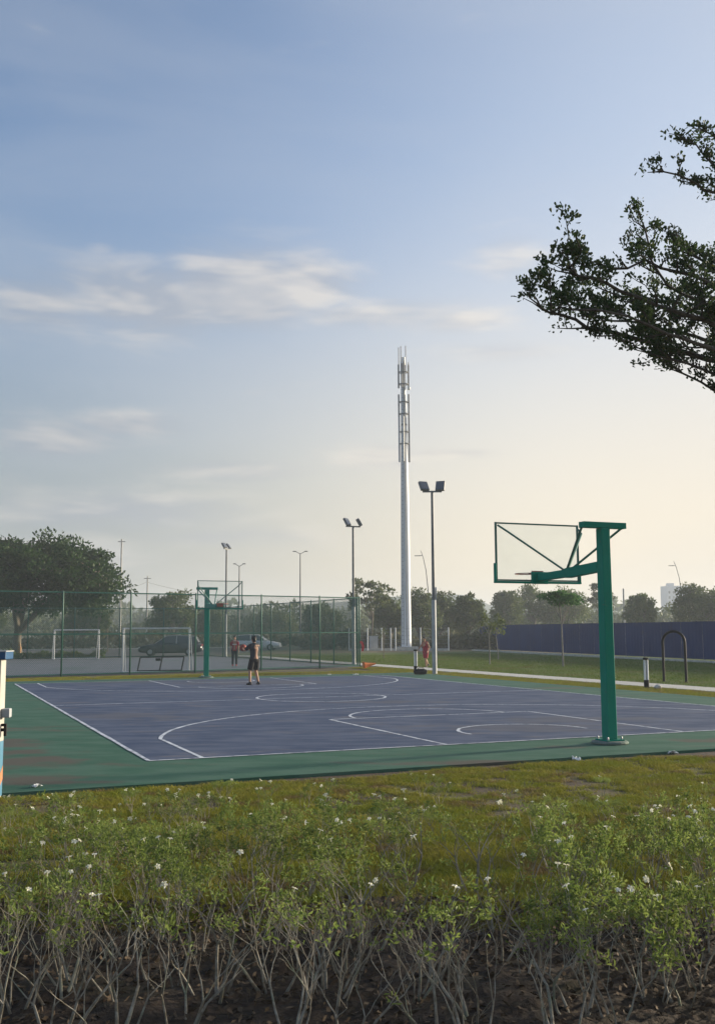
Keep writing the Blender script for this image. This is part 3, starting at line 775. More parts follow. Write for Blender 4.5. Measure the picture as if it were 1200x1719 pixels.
# ------------------------------------------------------------------ park furniture
def arch():
    p = uv(21.82, 14.75); a = at(1117, 1142, 37.2); b = at(1147, 1143, 36.9)
    half = .40
    t = empty('arch_rail', (p.x, p.y, GZ), math.atan2(b.y - a.y, b.x - a.x) - .1, 'black steel arch standing on the lawn before the blue hoarding', 'arch')
    pts = [(-half, 0, 0), (-half, 0, 1.42)] + [(-half * math.cos(R(i * 15)), 0, 1.42 + half * 1.0 * math.sin(R(i * 15))) for i in range(1, 12)] + [(half, 0, 1.42), (half, 0, 0)]
    MB().tube(pts, .048, 10).build('arch_tube', 'black_metal', t, smooth=True)
    for x in (-half, half): MB().lathe((x, 0, 0), [(.09, 0), (.09, .012), (.06, .02)], 12).build('base_flange', 'black_metal', t)
arch()
def bollard(p, rz, label, h=.98):
    t = empty('bollard_light', (p.x, p.y, GZ), rz, label, 'bollard light', 'bollard lights along the footpath')
    MB().lathe((0, 0, 0), [(.115, 0), (.115, .03), (.085, .05), (.085, .27)], 16).build('base', 'black_metal', t, smooth=True)
    for x in (-.047, .047): MB().tube([(x, 0, .27), (x, 0, h - .07)], .036, 10).build('column', 'bollard_white', t, smooth=True)
    MB().box((0, 0, (h + .2) / 2), (.028, .02, h - .34)).build('spine', 'black_metal', t)
    MB().lathe((0, 0, h - .07), [(.088, 0), (.092, .01), (.092, .06), (.07, .075)], 16).build('cap', 'black_metal', t, smooth=True)
bollard(uv(18.5, 12.15), .3, 'white bollard light by the path near the black arch')
bollard(uv(17.85, 27.78), .2, 'white bollard light beside the person in the maroon kit', 1.02)
def rock(name, p, r, m_, label, cat, seed, group=None):
    rr = random.Random(seed); b = MB().ell((0, 0, r[2] * .75), r, 9, 6)
    b.v = [(x * rr.uniform(.75, 1.2), y * rr.uniform(.75, 1.2), max(0, z * rr.uniform(.8, 1.15))) for x, y, z in b.v]
    o = b.build(name, m_, smooth=True, angle=R(50)); o.location = p
    return tag(o, label, cat, group)
pb = uv(18.42, 11.75, GZ); rock('stone', pb + Vector((.16, -.02, 0)), (.13, .1, .08), 'concrete', 'pale stone lying at the foot of the bollard by the arch', 'stone', 4)
# bag, bottle, cone, tape, litter
def bag():
    p = uv(16.1, 23.75)
    t = empty('sports_bag', (p.x, p.y, 0), .2, 'black sports bag lying at the court edge beside the floodlight pole', 'bag')
    b = MB(); b.tube([(-.28, 0, .11), (-.25, 0, .12), (-.1, 0, .135), (.1, 0, .135), (.25, 0, .12), (.28, 0, .11)], [.05, .10, .125, .125, .10, .05], 12)
    b.v = [(x, y, max(0.0, z)) for x, y, z in b.v]
    b.build('body', 'cloth_black', t, smooth=True)
    MB().tube([(-.15, -.06, .22), (-.1, -.10, .30), (.1, -.10, .30), (.15, -.06, .22)], .012, 6).build('strap', 'cloth_black', t, smooth=True)
    q = uv(16.5, 24.9)
    o = MB().lathe((0, 0, 0), [(.04, 0), (.045, .02), (.045, .17), (.02, .21), (.02, .24)], 12).build('water_bottle', 'litter', smooth=True)
    o.location = (q.x, q.y, 0); tag(o, 'pale water bottle standing behind the black sports bag', 'bottle')
bag()
def cone():
    p = uv(17.35, 32.2)
    t = empty('traffic_cone', (p.x, p.y, GZ), .3, 'orange traffic cone lying at the foot of the fence corner', 'cone')
    mt = Matrix.Rotation(R(82), 4, 'Y')
    c = MB().lathe((0, 0, .03), [(.15, 0), (.10, .2), (.06, .42), (.03, .6)], 14)
    c.v = [tuple(mt @ Vector(v) + Vector((-.2, 0, .17))) for v in c.v]; c.build('cone_body', 'orange', t, smooth=True)
    s = MB().box((0, 0, 0), (.36, .36, .03)); s.v = [tuple(mt @ Vector(v) + Vector((-.2, 0, .175))) for v in s.v]; s.build('foot', 'orange', t)
cone()
def tape():
    p = uv(18.0, 34.75); o = MB(); q = [Vector((0, 0, 1.25)), Vector((.10, -.05, 1.24)), Vector((.16, -.12, 1.0)), Vector((.12, -.10, .78))]
    for i in range(3): o.bar(q[i], q[i + 1], .12, .012, (0, 1, 0))
    ob = o.build('warning_flag', 'red'); ob.location = (p.x + .02, p.y - .06, 0)
    tag(ob, 'red rag tied to the corner post of the chain link fence', 'flag')
tape()
lit_px = [((557, 1132), .05, 'small white ball lying on the far end of the court', 'ball'), ]
for (u, v, r, lab) in ((16.3, 25.0, 0, ''),): pass
b1 = uv(13.2, 26.7, GZ); b2 = uv(13.9, 26.9, GZ)
def scrap(p, r, seed, label, z=GZ):
    rr = random.Random(seed); b = MB(); n = 7
    for i in range(n):
        for j in range(n):
            b.v.append(((i / (n - 1) - .5) * r * 2 + rr.uniform(-.1, .1) * r, (j / (n - 1) - .5) * r * 1.4 + rr.uniform(-.1, .1) * r, max(0.004, rr.uniform(0, .75) * r * (1 - abs(i / (n - 1) - .5)))))
    for i in range(n - 1):
        for j in range(n - 1): b.f.append((i * n + j, (i + 1) * n + j, (i + 1) * n + j + 1, i * n + j + 1))
    o = b.build('crumpled_wrapper', 'litter'); o.location = (p.x, p.y, z); o.rotation_euler = (0, 0, rr.random() * 6)
    sm = o.modifiers.new('solid', 'SOLIDIFY'); sm.thickness = .002
    return tag(o, label, 'litter')
p_ = uv(5.6, -2.55); scrap(at(967, 1277, 15.2), .085, 3, 'crumpled white wrapper on the bare earth left of the large hoop', GZ + .012)
scrap(at(1128, 1266, 15.9), .085, 9, 'crumpled white wrapper in the grass right of the large hoop', GZ + .012)
scrap(at(62, 1312, 12.6), .06, 12, 'small white scrap on the slab edge near the blue topped kiosk', GZ + .055)
scrap(uv(12.9, 26.0), .10, 15, 'white scrap on the grass strip before the fence corner', GZ + .012)
scrap(uv(13.7, 25.0), .11, 18, 'white scrap on the green slab edge before the fence corner', .002)

# kiosk at the left edge
def kiosk():
    p = at(-5, 1337, 11.9)
    t = empty('sign_kiosk', (p.x, p.y, GZ), 0, 'blue topped grey and white kiosk board with light blue foot', 'kiosk')
    H = 1.68; D_ = .17
    MB().box((-.62, D_ / 2, .02), (1.20, D_ + .06, .04)).build('plinth', 'concrete', t)
    MB().box((-.64, D_ / 2, .35), (1.18, D_ - .02, .62)).build('lower_panel', 'kiosk_blue', t)
    MB().box((-.64, D_ / 2, 1.13), (1.18, D_ - .02, .94)).build('upper_panel', 'kiosk_panel', t)
    for x in (-1.265, -.025):
        MB().box((x, D_ / 2, 1.13), (.05, D_, .94)).build('side_post', 'kiosk_cream', t, bevel=.004)
        f = MB().box((x, D_ / 2, .35), (.05, D_ - .004, .62)).build('post_foot', 'kiosk_light_blue', t)
        o = MB(); sg = .0285
        for zz in (0, 1):
            for q in (0, 1): o.v += [(x + (sg if q else -sg), D_ * .02, .10 + zz * .12), (x + (sg if q else -sg), D_ * .98, .22 + zz * .16)]
        o.f = [(0, 1, 5, 4), (2, 3, 7, 6), (0, 2, 6, 4), (1, 3, 7, 5), (0, 1, 3, 2), (4, 5, 7, 6)]
        o.build('orange_stripe', 'rust_orange', f)
    rf = MB().box((-.635, D_ / 2, H - .04), (1.40, D_ + .10, .085)).build('roof', 'kiosk_blue', t, bevel=.006)
    MB().box((-.635, D_ / 2, H + .010), (1.41, D_ + .11, .012)).build('roof_trim', 'galvanised', rf)
    MB().box((.048, .10, .98), (.095, .09, .105)).build('junction_box', 'kiosk_panel', t, bevel=.012)
    h = MB(); h.bar((.0, .08, .79), (.05, .08, .79), .035); h.bar((.045, .08, .72), (.045, .08, .86), .028); h.bar((.02, .08, .83), (.02, .08, .86), .03)
    h.build('latch', 'black_metal', t)
kiosk()

# ------------------------------------------------------------------ cars
def car(loc, rz, body_m, label, L=4.5, W_=1.8, H=1.46, style='sedan', trim=None):
    trim = trim or body_m
    t = empty('car', loc, rz, label, 'car', 'parked cars behind the courts')
    h = W_ / 2
    # stations along x (front = +x): x, z bottom, z belt, half width
    st = [(-L / 2, .42, .72, h * .80), (-L / 2 + .10, .30, .90, h * .93), (-L / 2 + .5, .22, .98, h), (-L * .16, .20, .97, h), (L * .12, .20, .95, h), (L * .20, .20, .95, h),
          (L * .33, .22, .86, h * .985), (L / 2 - .18, .26, .74, h * .90), (L / 2, .36, .60, h * .74)]
    b = MB(); K = 9
    for x, zb, zt, hw in st:
        ring = [(0, zb), (hw * .86, zb), (hw, zb + .12), (hw * 1.0, (zb + zt) / 2), (hw * .97, zt - .06), (hw * .88, zt), (0, zt + .02)]
        ring = ring + [(-y, z) for y, z in ring[-2:0:-1]]
        b.v += [(x, y, z) for y, z in ring]
    n = 12
    for i in range(len(st) - 1):
        for k in range(n):
            a = i * n + k; c = i * n + (k + 1) % n
            b.f.append((a, c, c + n, a + n))
    b.f.append(tuple(range(n))); b.f.append(tuple(reversed(range((len(st) - 1) * n, len(st) * n))))
    body = b.build('body', body_m, t, smooth=True, angle=R(50))
    # glasshouse
    if style == 'sedan': gs = [(-L * .40, 1.0, .0), (-L * .22, 1.0, .40), (-L * .02, 1.0, H - 1.0), (L * .06, 1.0, H - 1.03), (L * .25, .95, .0)]
    else: gs = [(-L * .455, 1.0, .05), (-L * .40, 1.0, H - 1.10), (-L * .15, 1.0, H - 1.02), (L * .06, 1.0, H - 1.05), (L * .24, .95, .0)]
    g_ = MB()
    for x, zb, hh in gs:
        f = hh / (H - 1.0)
        hw = h * (.87 - .17 * max(0, f))
        g_.v += [(x, h * .88, zb - .03), (x, hw, zb + hh), (x, -hw, zb + hh), (x, -h * .88, zb - .03)]
    for i in range(len(gs) - 1):
        for k in range(3): g_.f.append((i * 4 + k, i * 4 + k + 1, i * 4 + k + 5, i * 4 + k + 4))
    gh = g_.build('windows', 'window_glass', t)
    rf = MB()
    rs = gs[1:-1]
    for x, zb, hh in rs:
        hw = h * .705 if hh > .3 else h * .75
        rf.v += [(x, hw, zb + hh - .015), (x, hw * .8, zb + hh + .03), (x, -hw * .8, zb + hh + .03), (x, -hw, zb + hh - .015)]
    for i in range(len(rs) - 1):
        for k in range(3): rf.f.append((i * 4 + k, i * 4 + k + 1, i * 4 + k + 5, i * 4 + k + 4))
    rf.build('roof', body_m, t, smooth=True)
    for s in (-1, 1):
        def P(i): x, zb, hh = gs[i]; f = hh / (H - 1.0); return Vector((x, s * h * (.87 - .17 * f), zb + hh))
        for i in range(len(gs) - 1): MB().bar(P(i), P(i + 1), .07, .05).build('pillar', trim, gh)
        xm = (gs[1][0] + gs[-1][0]) * .5
        MB().bar((xm - .1, s * h * .885, .95), (xm - .12, s * h * .72, H - .04), .07, .05).build('pillar', trim, gh)
        for x0, x1 in ((-L * .17, L * .02), (L * .03, L * .21)):
            d = MB().box(((x0 + x1) / 2, s * (h + .004), .58), (x1 - x0 - .015, .02, .52)).build('door', body_m, t, bevel=.006)
            MB().box((x0 + .16, s * (h + .02), .76), (.16, .02, .03)).build('handle', body_m, d)
        MB().box((L * .19, s * (h + .09), 1.02), (.10, .17, .12)).build('mirror', body_m, t, bevel=.02)
        hl = MB().box((L / 2 - .17, s * h * .66, .64), (.26, .30, .10), s * -.35).build('headlight', 'head_lamp', t, bevel=.02)
        MB().box((-L / 2 + .05, s * h * .68, .80), (.10, .28, .14), s * .15).build('tail_light', 'tail_lamp', t, bevel=.02)
        for x in (-L * .30, L * .31):
            wmb = MB().tube([(0, -.10, 0), (0, -.085, 0), (0, .085, 0), (0, .10, 0)], [.27, .315, .315, .27], 20)
            w_ = wmb.build('wheel', 'tyre', t, smooth=True); w_.location = (x, s * (h - .075), .315)
            MB().lathe((0, 0, 0), [(.19, -.004), (.19, .0), (.05, .012)], 14).build('rim', 'galvanised', w_).rotation_euler = (R(-90) * s, 0, 0)
            w_.children[0].location = (0, s * .104, 0)
    for e in (-1, 1):
        MB().box((e * (L / 2 - .01), 0, .42), (.10, W_ * .78, .16)).build('bumper', body_m, t, bevel=.03)
    MB().box((L / 2 + .035, 0, .45), (.02, .5, .11)).build('number_plate', 'litter', t)
    MB().box((-L / 2 - .035, 0, .50), (.02, .5, .11)).build('number_plate', 'litter', t)
    return t
p = at(287, 1101, 81.5); car((p.x, p.y, -.035), R(180 + 5), 'car_dark', 'dark grey car with pale window trim parked behind the white goal', 4.9, 1.86, 1.60, 'hatch', 'galvanised')
p = at(431, 1091, 101); car((p.x, p.y, -.035), R(-4), 'car_silver', 'silver car parked beyond the boy in the red shirt', 4.7, 1.80, 1.56, 'hatch')

# ------------------------------------------------------------------ trees
def bezier(a, b, c, n): return [a * (1 - t) ** 2 + b * 2 * t * (1 - t) + c * t * t for t in [i / n for i in range(n + 1)]]
def tree(name, label, loc, height, trunk_h, rx, ncl, nleaf, lsize, trunk_r, leafm='leaf_far', bark='bark', seed=1, flat=.55, ctr=(0, 0), crown_lo=None, squash=1.0, group=None, cl_r=.25, z0=GZ):
    rng = np.random.default_rng(seed); rr = random.Random(seed)
    t = empty(name, (loc[0], loc[1], z0), 0, label, 'tree', group)
    lo = trunk_h if crown_lo is None else crown_lo
    cz = (lo + height) / 2; rz_ = (height - lo) / 2
    C = []
    tries = 0
    while len(C) < ncl and tries < 20000:
        tries += 1
        v = rng.normal(size=3); v /= np.linalg.norm(v); r = rng.uniform(.25, 1) ** .5
        v = v * r * rng.uniform(.82, 1.0)
        p = np.array([v[0] * rx + ctr[0], v[1] * rx * squash + ctr[1], cz + v[2] * rz_])
        # domed: lower outer rim kept, underside hollow
        if v[2] < -.25 and np.hypot(v[0], v[1]) < .45: continue
        C.append(p)
    C = np.array(C)
    tb = MB()
    lean = Vector((rr.uniform(-.04, .04), rr.uniform(-.04, .04), 0)) * height
    top = Vector((lean.x + ctr[0] * .2, lean.y + ctr[1] * .2, trunk_h))
    tb.tube([Vector((0, 0, -.02)), Vector((0, 0, .25)), Vector((lean.x * .4, lean.y * .4, trunk_h * .5)), top], [trunk_r * 1.35, trunk_r * 1.05, trunk_r * .9, trunk_r * .8], 10)
    order = rng.permutation(len(C)); nm = min(7, len(C))
    mains = []
    for i in order[:nm]:
        e = Vector(C[i]); mid = top.lerp(e, .5) + Vector((0, 0, (e - top).length * .16))
        pts = bezier(top - Vector((0, 0, trunk_h * rr.uniform(0, .12))), mid, e, 7)
        tb.tube(pts, [trunk_r * (.62 - .5 * k / 7) for k in range(8)], 7); mains.append(pts)
    for i in order[nm:]:
        e = Vector(C[i]); pts = min(mains, key=lambda q: min((x - e).length for x in q)); s = min(pts[2:], key=lambda x: (x - e).length + .35 * abs(x.z - e.z))
        mid = s.lerp(e, .5) + Vector((rr.uniform(-.1, .1), rr.uniform(-.1, .1), .08)) * (e - s).length
        tb.tube(bezier(s, mid, e, 4), [trunk_r * .17, trunk_r * .14, trunk_r * .11, trunk_r * .08, trunk_r * .04], 5, False)
    tb.build('trunk', bark, t, smooth=True)
    per = max(1, nleaf // len(C)); cen = []; dirs = []
    for c in C:
        R0 = rx * cl_r * rng.uniform(.6, 1.3)
        v = rng.normal(size=(per, 3)); v = unit(v) * rng.uniform(.15, 1, (per, 1)) ** .6
        q = v * np.array([R0, R0, R0 * flat]); cen.append(c + q); dirs.append(v + rng.normal(size=(per, 3)) * .7 + np.array([0, 0, .25]))
    cen = np.concatenate(cen); dirs = np.concatenate(dirs)
    link('crown', np_mesh('crown', diamonds(rng, cen, dirs, lsize, lsize * .62), 4), leafm, t)
    return t
# the big spreading tree on the left
pt_ = at(30, 1103, 77.8)
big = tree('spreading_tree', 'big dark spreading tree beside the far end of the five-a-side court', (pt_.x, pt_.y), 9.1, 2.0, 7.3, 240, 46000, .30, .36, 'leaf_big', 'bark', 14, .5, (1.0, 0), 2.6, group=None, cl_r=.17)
MB().tube([(.24, -.34, .25), (.26, -.35, .7), (.22, -.33, 1.2)], [.10, .14, .06], 8).build('peeled_patch', 'peeled_wood', big, smooth=True)

TREES = [  # px, top y, depth, crown half width px, kind, label
 (140, 1012, 118, 42, 'n', 'low bushy tree seen under the right side of the big spreading tree'),
 (292, 992, 118, 44, 'n', 'rounded dark tree behind the dark grey parked car'),
 (352, 1020, 150, 34, 'n', 'hazy tree behind the pole of the far hoop'),
 (455, 1026, 165, 46, 'n', 'pale hazy tree behind the silver parked car'),
 (537, 1014, 140, 40, 'n', 'hazy tree seen through the side fence below the taller twin lamp'),
 (622, 966, 104, 40, 's', 'thin sparse tree with feathery tufts left of the telecom mast'),
 (655, 1003, 122, 30, 'n', 'bushy tree close behind the foot of the telecom mast'),
 (706, 985, 116, 36, 'n', 'dense tree between the telecom mast and the court floodlight'),
 (742, 992, 122, 30, 'n', 'bushy tree right behind the two lamp court floodlight'),
 (786, 990, 112, 32, 'n', 'rounded tree standing left of the blue hoarding end'),
 (852, 984, 140, 30, 'n', 'tree behind the left part of the hoarding, under the large backboard'),
 (893, 977, 152, 38, 'n', 'tallest hazy tree behind the small umbrella shaped tree'),
 (952, 985, 150, 38, 'n', 'broad hazy tree left of the large hoop pole above the hoarding'),
 (1012, 970, 142, 26, 's', 'slender open tree half hidden by the large hoop pole'),
 (1076, 993, 122, 27, 'n', 'round topped tree above the hoarding beside the short utility pole'),
 (1163, 981, 122, 36, 'n', 'dense tree above the hoarding beside the curved lamp'),
 (1204, 984, 118, 40, 'n', 'leafy tree at the hoarding past the curved lamp'),
 (-30, 1005, 120, 40, 'n', 'pale tree behind the trunk of the big spreading tree')]
for i, (px, yt, d, hw, kind, lab) in enumerate(TREES):
    b_ = at(px, 1080, d); H = at(px, yt, d).z - GZ; rx = hw * d / F_PX
    if kind == 'n':
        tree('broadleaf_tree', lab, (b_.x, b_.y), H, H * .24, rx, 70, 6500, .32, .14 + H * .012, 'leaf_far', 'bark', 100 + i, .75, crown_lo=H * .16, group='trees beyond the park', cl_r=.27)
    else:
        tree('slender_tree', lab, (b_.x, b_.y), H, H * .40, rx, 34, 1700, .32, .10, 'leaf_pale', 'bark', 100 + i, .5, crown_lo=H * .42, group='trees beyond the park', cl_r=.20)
# young trees on the lawn
yb = uv(27.05, 29.5)
tree('young_tree', 'young umbrella shaped tree with flat green tiers on the lawn', (yb.x, yb.y), 3.85, 2.35, 1.15, 30, 1700, .16, .045, 'leaf_young', 'bark_pale', 40, .22, crown_lo=3.1, group=None, cl_r=.32)
yb = uv(25.77, 34.7)
tree('young_tree', 'spindly sapling with a few leaves on the lawn before the hoarding end', (yb.x, yb.y), 2.9, 1.7, .42, 10, 260, .14, .035, 'leaf_far', 'bark_pale', 41, .6, crown_lo=1.6, cl_r=.4)
yb = at(836, 1108, 66)
tree('young_tree', 'tall thin sapling against the near end of the blue hoarding', (yb.x, yb.y), 3.2, 1.6, .5, 12, 360, .15, .035, 'leaf_far', 'bark_pale', 43, .7, crown_lo=1.4, cl_r=.4)
yb = at(644, 1106, 69.5)
tree('young_tree', 'bare leaning sapling on the lawn before the mast compound', (yb.x, yb.y), 2.0, 1.4, .25, 6, 50, .12, .03, 'leaf_far', 'bark', 42, .6, crown_lo=1.4, cl_r=.4)
yb = at(165, 1092, 98)
tree('young_tree', 'thin upright young tree behind the far football goal', (yb.x, yb.y), 6.0, 2.6, 1.3, 14, 650, .24, .06, 'leaf_far', 'bark', 44, .6, crown_lo=3.0, cl_r=.3)
yb = at(181, 1092, 99)
tree('young_tree', 'leafy young tree beside the very tall thin pole', (yb.x, yb.y), 4.4, 2.0, 1.1, 14, 900, .24, .06, 'leaf_far', 'bark', 45, .6, crown_lo=2.0, cl_r=.3)

# low hedges, scrub, far wood (uncountable)
def scatter(name, m_, n, fn, ls, seed, kind='stuff', label=None, cat=None, wr=.55):
    rng = np.random.default_rng(seed)
    cen = fn(rng, n); N = len(cen)
    dirs = rng.normal(size=(N, 3)) + np.array([0, 0, .5])
    o = link(name, np_mesh(name, diamonds(rng, cen, dirs, ls, ls * wr), 4), m_)
    return tag(o, label, cat, None, kind)
def band(a, b, wd, h, lump=2.0, base=GZ):
    a = np.array([a[0], a[1]]); b = np.array([b[0], b[1]]); d = b - a; L = np.linalg.norm(d); dn = d / L; nn = np.array([-dn[1], dn[0]])
    def fn(rng, n):
        s = rng.uniform(0, L, n); ph = rng.uniform(0, 6.28, 6); fr = rng.uniform(.4, 1.6, 6) * 2 * np.pi / lump
        hh = h * (.72 + .28 * sum(np.sin(fr[i] * s * (.3 + .25 * i) + ph[i]) for i in range(6)) / 2.6)
        o = rng.uniform(-.5, .5, n) * wd; z = base + np.maximum(.02, hh * rng.uniform(0, 1, n) ** .6 * (1 - (2 * np.abs(o) / wd) ** 4 * .5))
        P = a + s[:, None] * dn + o[:, None] * nn
        return np.column_stack([P, z])
    return fn
scatter('hedge', 'leaf_far', 9000, band(uv(-14, 61.9), uv(9.2, 61.9), .8, .62), .16, 5, label='low dark clipped hedge behind the five-a-side court')
scatter('scrub', 'scrub', 16000, band(uv(-70, 106), uv(70, 106), 7, 1.7, 5), .55, 6, label='rough brown green scrub beyond the road')
scatter('scrub', 'scrub', 9000, band((-6, 106), (26, 103), 5, 1.9, 5), .45, 16, label='rough scrub behind the mast compound')
scatter('far_wood', 'leaf_far', 26000, band((-130, 205), (150, 205), 26, 7.0, 16), 1.0, 7, label='hazy far wood behind the trees')
scatter('far_wood', 'leaf_far', 20000, band((-260, 380), (280, 380), 40, 13.0, 34), 2.4, 8, label='distant hazy belt of woodland on the horizon')
def hills():
    rng = np.random.default_rng(4)
    for i, (d, h0, amp) in enumerate(((820, 17, 9),)):
        b = MB(); n = 120
        for k in range(n + 1):
            x = -900 + 1800 * k / n
            h = h0 + amp * (math.sin(x * .006 + 1.4) + .5 * math.sin(x * .017 + i)) * (1 if x < 100 else .4)
            h += rng.uniform(-.8, .8)
            for f, z in ((-60, 0), (-30, h * .55), (0, h), (60, 0)): b.v.append((x, d + f, max(GZ, z + GZ)))
        for k in range(n):
            for j in range(3): b.f.append((4 * k + j, 4 * k + j + 4, 4 * k + j + 5, 4 * k + j + 1))
        tag(b.build('hill', 'hill', smooth=True), kind='structure')
hills()
# pale tower block far off
def block():
    d = 640; p = at(1134, 1060, d); w_ = 37 * d / F_PX; top = at(1134, 984, d).z - GZ
    t = empty('tower_block', (p.x, p.y, GZ), .12, 'pale slab tower block rising in the haze behind the hoarding', 'building')
    MB().box((0, 0, top / 2), (w_, 10, top)).build('wall', 'tower_block', t)
    MB().box((-w_ * .2, 0, top + .9), (3.5, 4, 1.8)).build('roof_room', 'tower_block', t)
    win = MB().box((0, 0, 0), (1.2, .1, 1.5)).mesh('window')
    nf = int(top / 3.2)
    for f in range(nf):
        for c in range(5):
            o = link('window', win, 'window_glass', t); o.location = (-w_ * .4 + c * w_ * .2, -5.03, 2 + f * 3.2)
block()

# ------------------------------------------------------------------ overhanging tree, upper right
def near_tree():
    rng = np.random.default_rng(21); rr = random.Random(21)
    D = 10.5
    base = Vector((6.9, 11.6, 0))
    t = empty('terminalia_tree', (base.x, base.y, GZ), 0, 'dark tiered tree branch with small rounded leaves overhanging from the right', 'tree')
    tb = MB(); cen = []; dirs = []
    def loc(p): return p - Vector((base.x, base.y, GZ))
    trunk = [Vector((0, 0, 0)), Vector((0, .02, .4)), Vector((-.05, 0, 3.0)), Vector((.05, .05, 6.0)), Vector((0, 0, 9.6))]
    tb.tube(trunk, [.24, .18, .15, .10, .03], 12)
    def trunk_at(z):
        for a, b in zip(trunk, trunk[1:]):
            if a.z <= z <= b.z: return a.lerp(b, (z - a.z) / (b.z - a.z))
        return trunk[-1]
    def rosette(p, up, n=7, s=.072):
        for _ in range(n):
            d = Vector((rr.gauss(0, .62), rr.gauss(0, .62), rr.gauss(.45, .5))) + up * .5
            d.normalize(); cen.append(p + d * .012 + Vector((rr.gauss(0, .03), rr.gauss(0, .03), rr.gauss(0, .024)))); dirs.append(d)
    def twig(p, d, L, r, depth):
        n = max(2, int(L / .10)); pts = [p]
        for i in range(n):
            d = (d + Vector((rr.gauss(0, .16), rr.gauss(0, .16), rr.gauss(.02, .12)))).normalized()
            q = pts[-1] + d * (L / n); pts.append(q)
            if rr.random() < (.9 if depth == 0 else .7): rosette(q, Vector((0, 0, .7)), rr.randint(4, 8))
            if depth > 0 and rr.random() < .62:
                s = Vector((-d.y, d.x, 0)) * rr.choice((-1, 1)); dd = (d * .6 + s * rr.uniform(.3, .9) + Vector((0, 0, rr.uniform(-.1, .75)))).normalized()
                twig(q, dd, L * rr.uniform(.35, .6), r * .55, depth - 1)
        tb.tube(pts, [r * (1 - .8 * i / n) + .0022 for i in range(n + 1)], 5, False)
        rosette(pts[-1], d, 9)
    def limb(pts, r, dens=1.0, spread=.55, start=0.0, L=.7, depth=2, uplift=.5):
        P = [loc(p) for p in pts]
        # resample
        Q = []
        for a, b in zip(P, P[1:]):
            k = max(2, int((b - a).length / .18))
            for i in range(k): Q.append(a.lerp(b, i / k) + Vector((rr.gauss(0, .012), rr.gauss(0, .02), rr.gauss(0, .012))))
        Q.append(P[-1]); n = len(Q)
        tb.tube(Q, [r * (1 - .88 * i / n) + .003 for i in range(n)], 7, False)
        for i in range(n):
            f = i / n
            if f < start: continue
            d = (Q[min(i + 1, n - 1)] - Q[max(0, i - 1)]).normalized()
            for _k in range(2 if dens >= 1 else 1):
                if rr.random() > (dens if _k == 0 else .5): continue
                s = Vector((-d.y, d.x, 0)).normalized() * rr.choice((-1, 1))
                dd = (d * rr.uniform(.35, .9) + s * rr.uniform(.1, spread * 1.5) + Vector((0, 0, rr.uniform(-.12, uplift)))).normalized()
                twig(Q[i], dd, L * rr.uniform(.45, 1.1) * (1.05 - .5 * f), .010, depth)
            rosette(Q[i] + Vector((0, 0, .03)), Vector((0, 0, .6)), 4)
        twig(Q[-1], (Q[-1] - Q[-2]).normalized(), .22, .006, 0)
    tz = lambda z: Vector((base.x, base.y, GZ)) + trunk_at(z)
    A = lambda x, y, d: at(x, y, d)
    # limbs that reach into the picture
    limb([tz(3.9), A(1330, 640, 11.4), A(1190, 600, 11.0), A(1080, 572, 10.7), A(985, 548, 10.5), A(938, 530, 10.3), A(908, 518, 10.2)], .06, 1.0, .7, .10, .62, 2, .5)
    limb([tz(4.2), A(1340, 590, 11.2), A(1215, 552, 10.3), A(1130, 520, 9.9), A(1040, 487, 9.7), A(988, 468, 9.5), A(955, 450, 9.4)], .055, 1.0, .7, .10, .60, 2, .5)
    limb([tz(4.6), A(1330, 540, 11.8), A(1200, 520, 11.6), A(1120, 480, 11.4), A(1092, 440, 11.3), A(1082, 385, 11.2)], .045, 1.0, .6, .2, .52, 2, .45)
    limb([tz(4.9), A(1320, 500, 11.3), A(1230, 470, 11.0), A(1180, 440, 10.8), A(1150, 420, 10.7)], .045, 1.0, .6, .2, .50, 2, .4)
    limb([tz(4.8), A(1320, 520, 10.9), A(1230, 500, 10.4), A(1165, 465, 10.2), A(1080, 440, 10.0), A(1030, 450, 9.9)], .045, 1.0, .6, .2, .55, 2, .6)
    limb([tz(3.6), A(1320, 700, 11.0), A(1215, 634, 10.6), A(1150, 612, 10.4), A(1098, 596, 10.2)], .045, 1.0, .5, .15, .50, 2, .35)
    limb([tz(3.3), A(1330, 740, 11.8), A(1225, 672, 11.5), A(1175, 640, 11.3), A(1120, 610, 11.2)], .04, 1.0, .5, .2, .42, 2, .25)
    limb([tz(4.4), A(1330, 600, 12.2), A(1200, 575, 12.4), A(1110, 552, 12.3), A(1000, 530, 12.2)], .05, 1.0, .5, .15, .52, 2, .7)
    limb([tz(4.3), A(1330, 610, 10.6), A(1210, 590, 9.9), A(1120, 560, 9.5), A(1050, 535, 9.3), A(960, 520, 9.2)], .045, .9, .5, .15, .48, 2, .6)
    limb([tz(4.5), A(1330, 560, 12.2), A(1220, 540, 12.6), A(1130, 510, 12.7), A(1020, 490, 12.7)], .05, 1.0, .5, .15, .55, 2, .7)
    limb([tz(5.8), A(1330, 370, 11.3), A(1225, 330, 11.0), A(1160, 306, 10.8), A(1112, 288, 10.6)], .035, 1.0, .4, .25, .30, 1, .4)
    limb([tz(6.4), A(1320, 330, 11.2), A(1215, 290, 10.9), A(1180, 255, 10.8), A(1150, 234, 10.7)], .025, 1.0, .4, .3, .20, 1, .35)
    limb([tz(6.7), A(1300, 280, 11.4), A(1215, 240, 11.0), A(1185, 222, 10.9)], .025, 1.0, .4, .3, .22, 1, .35)
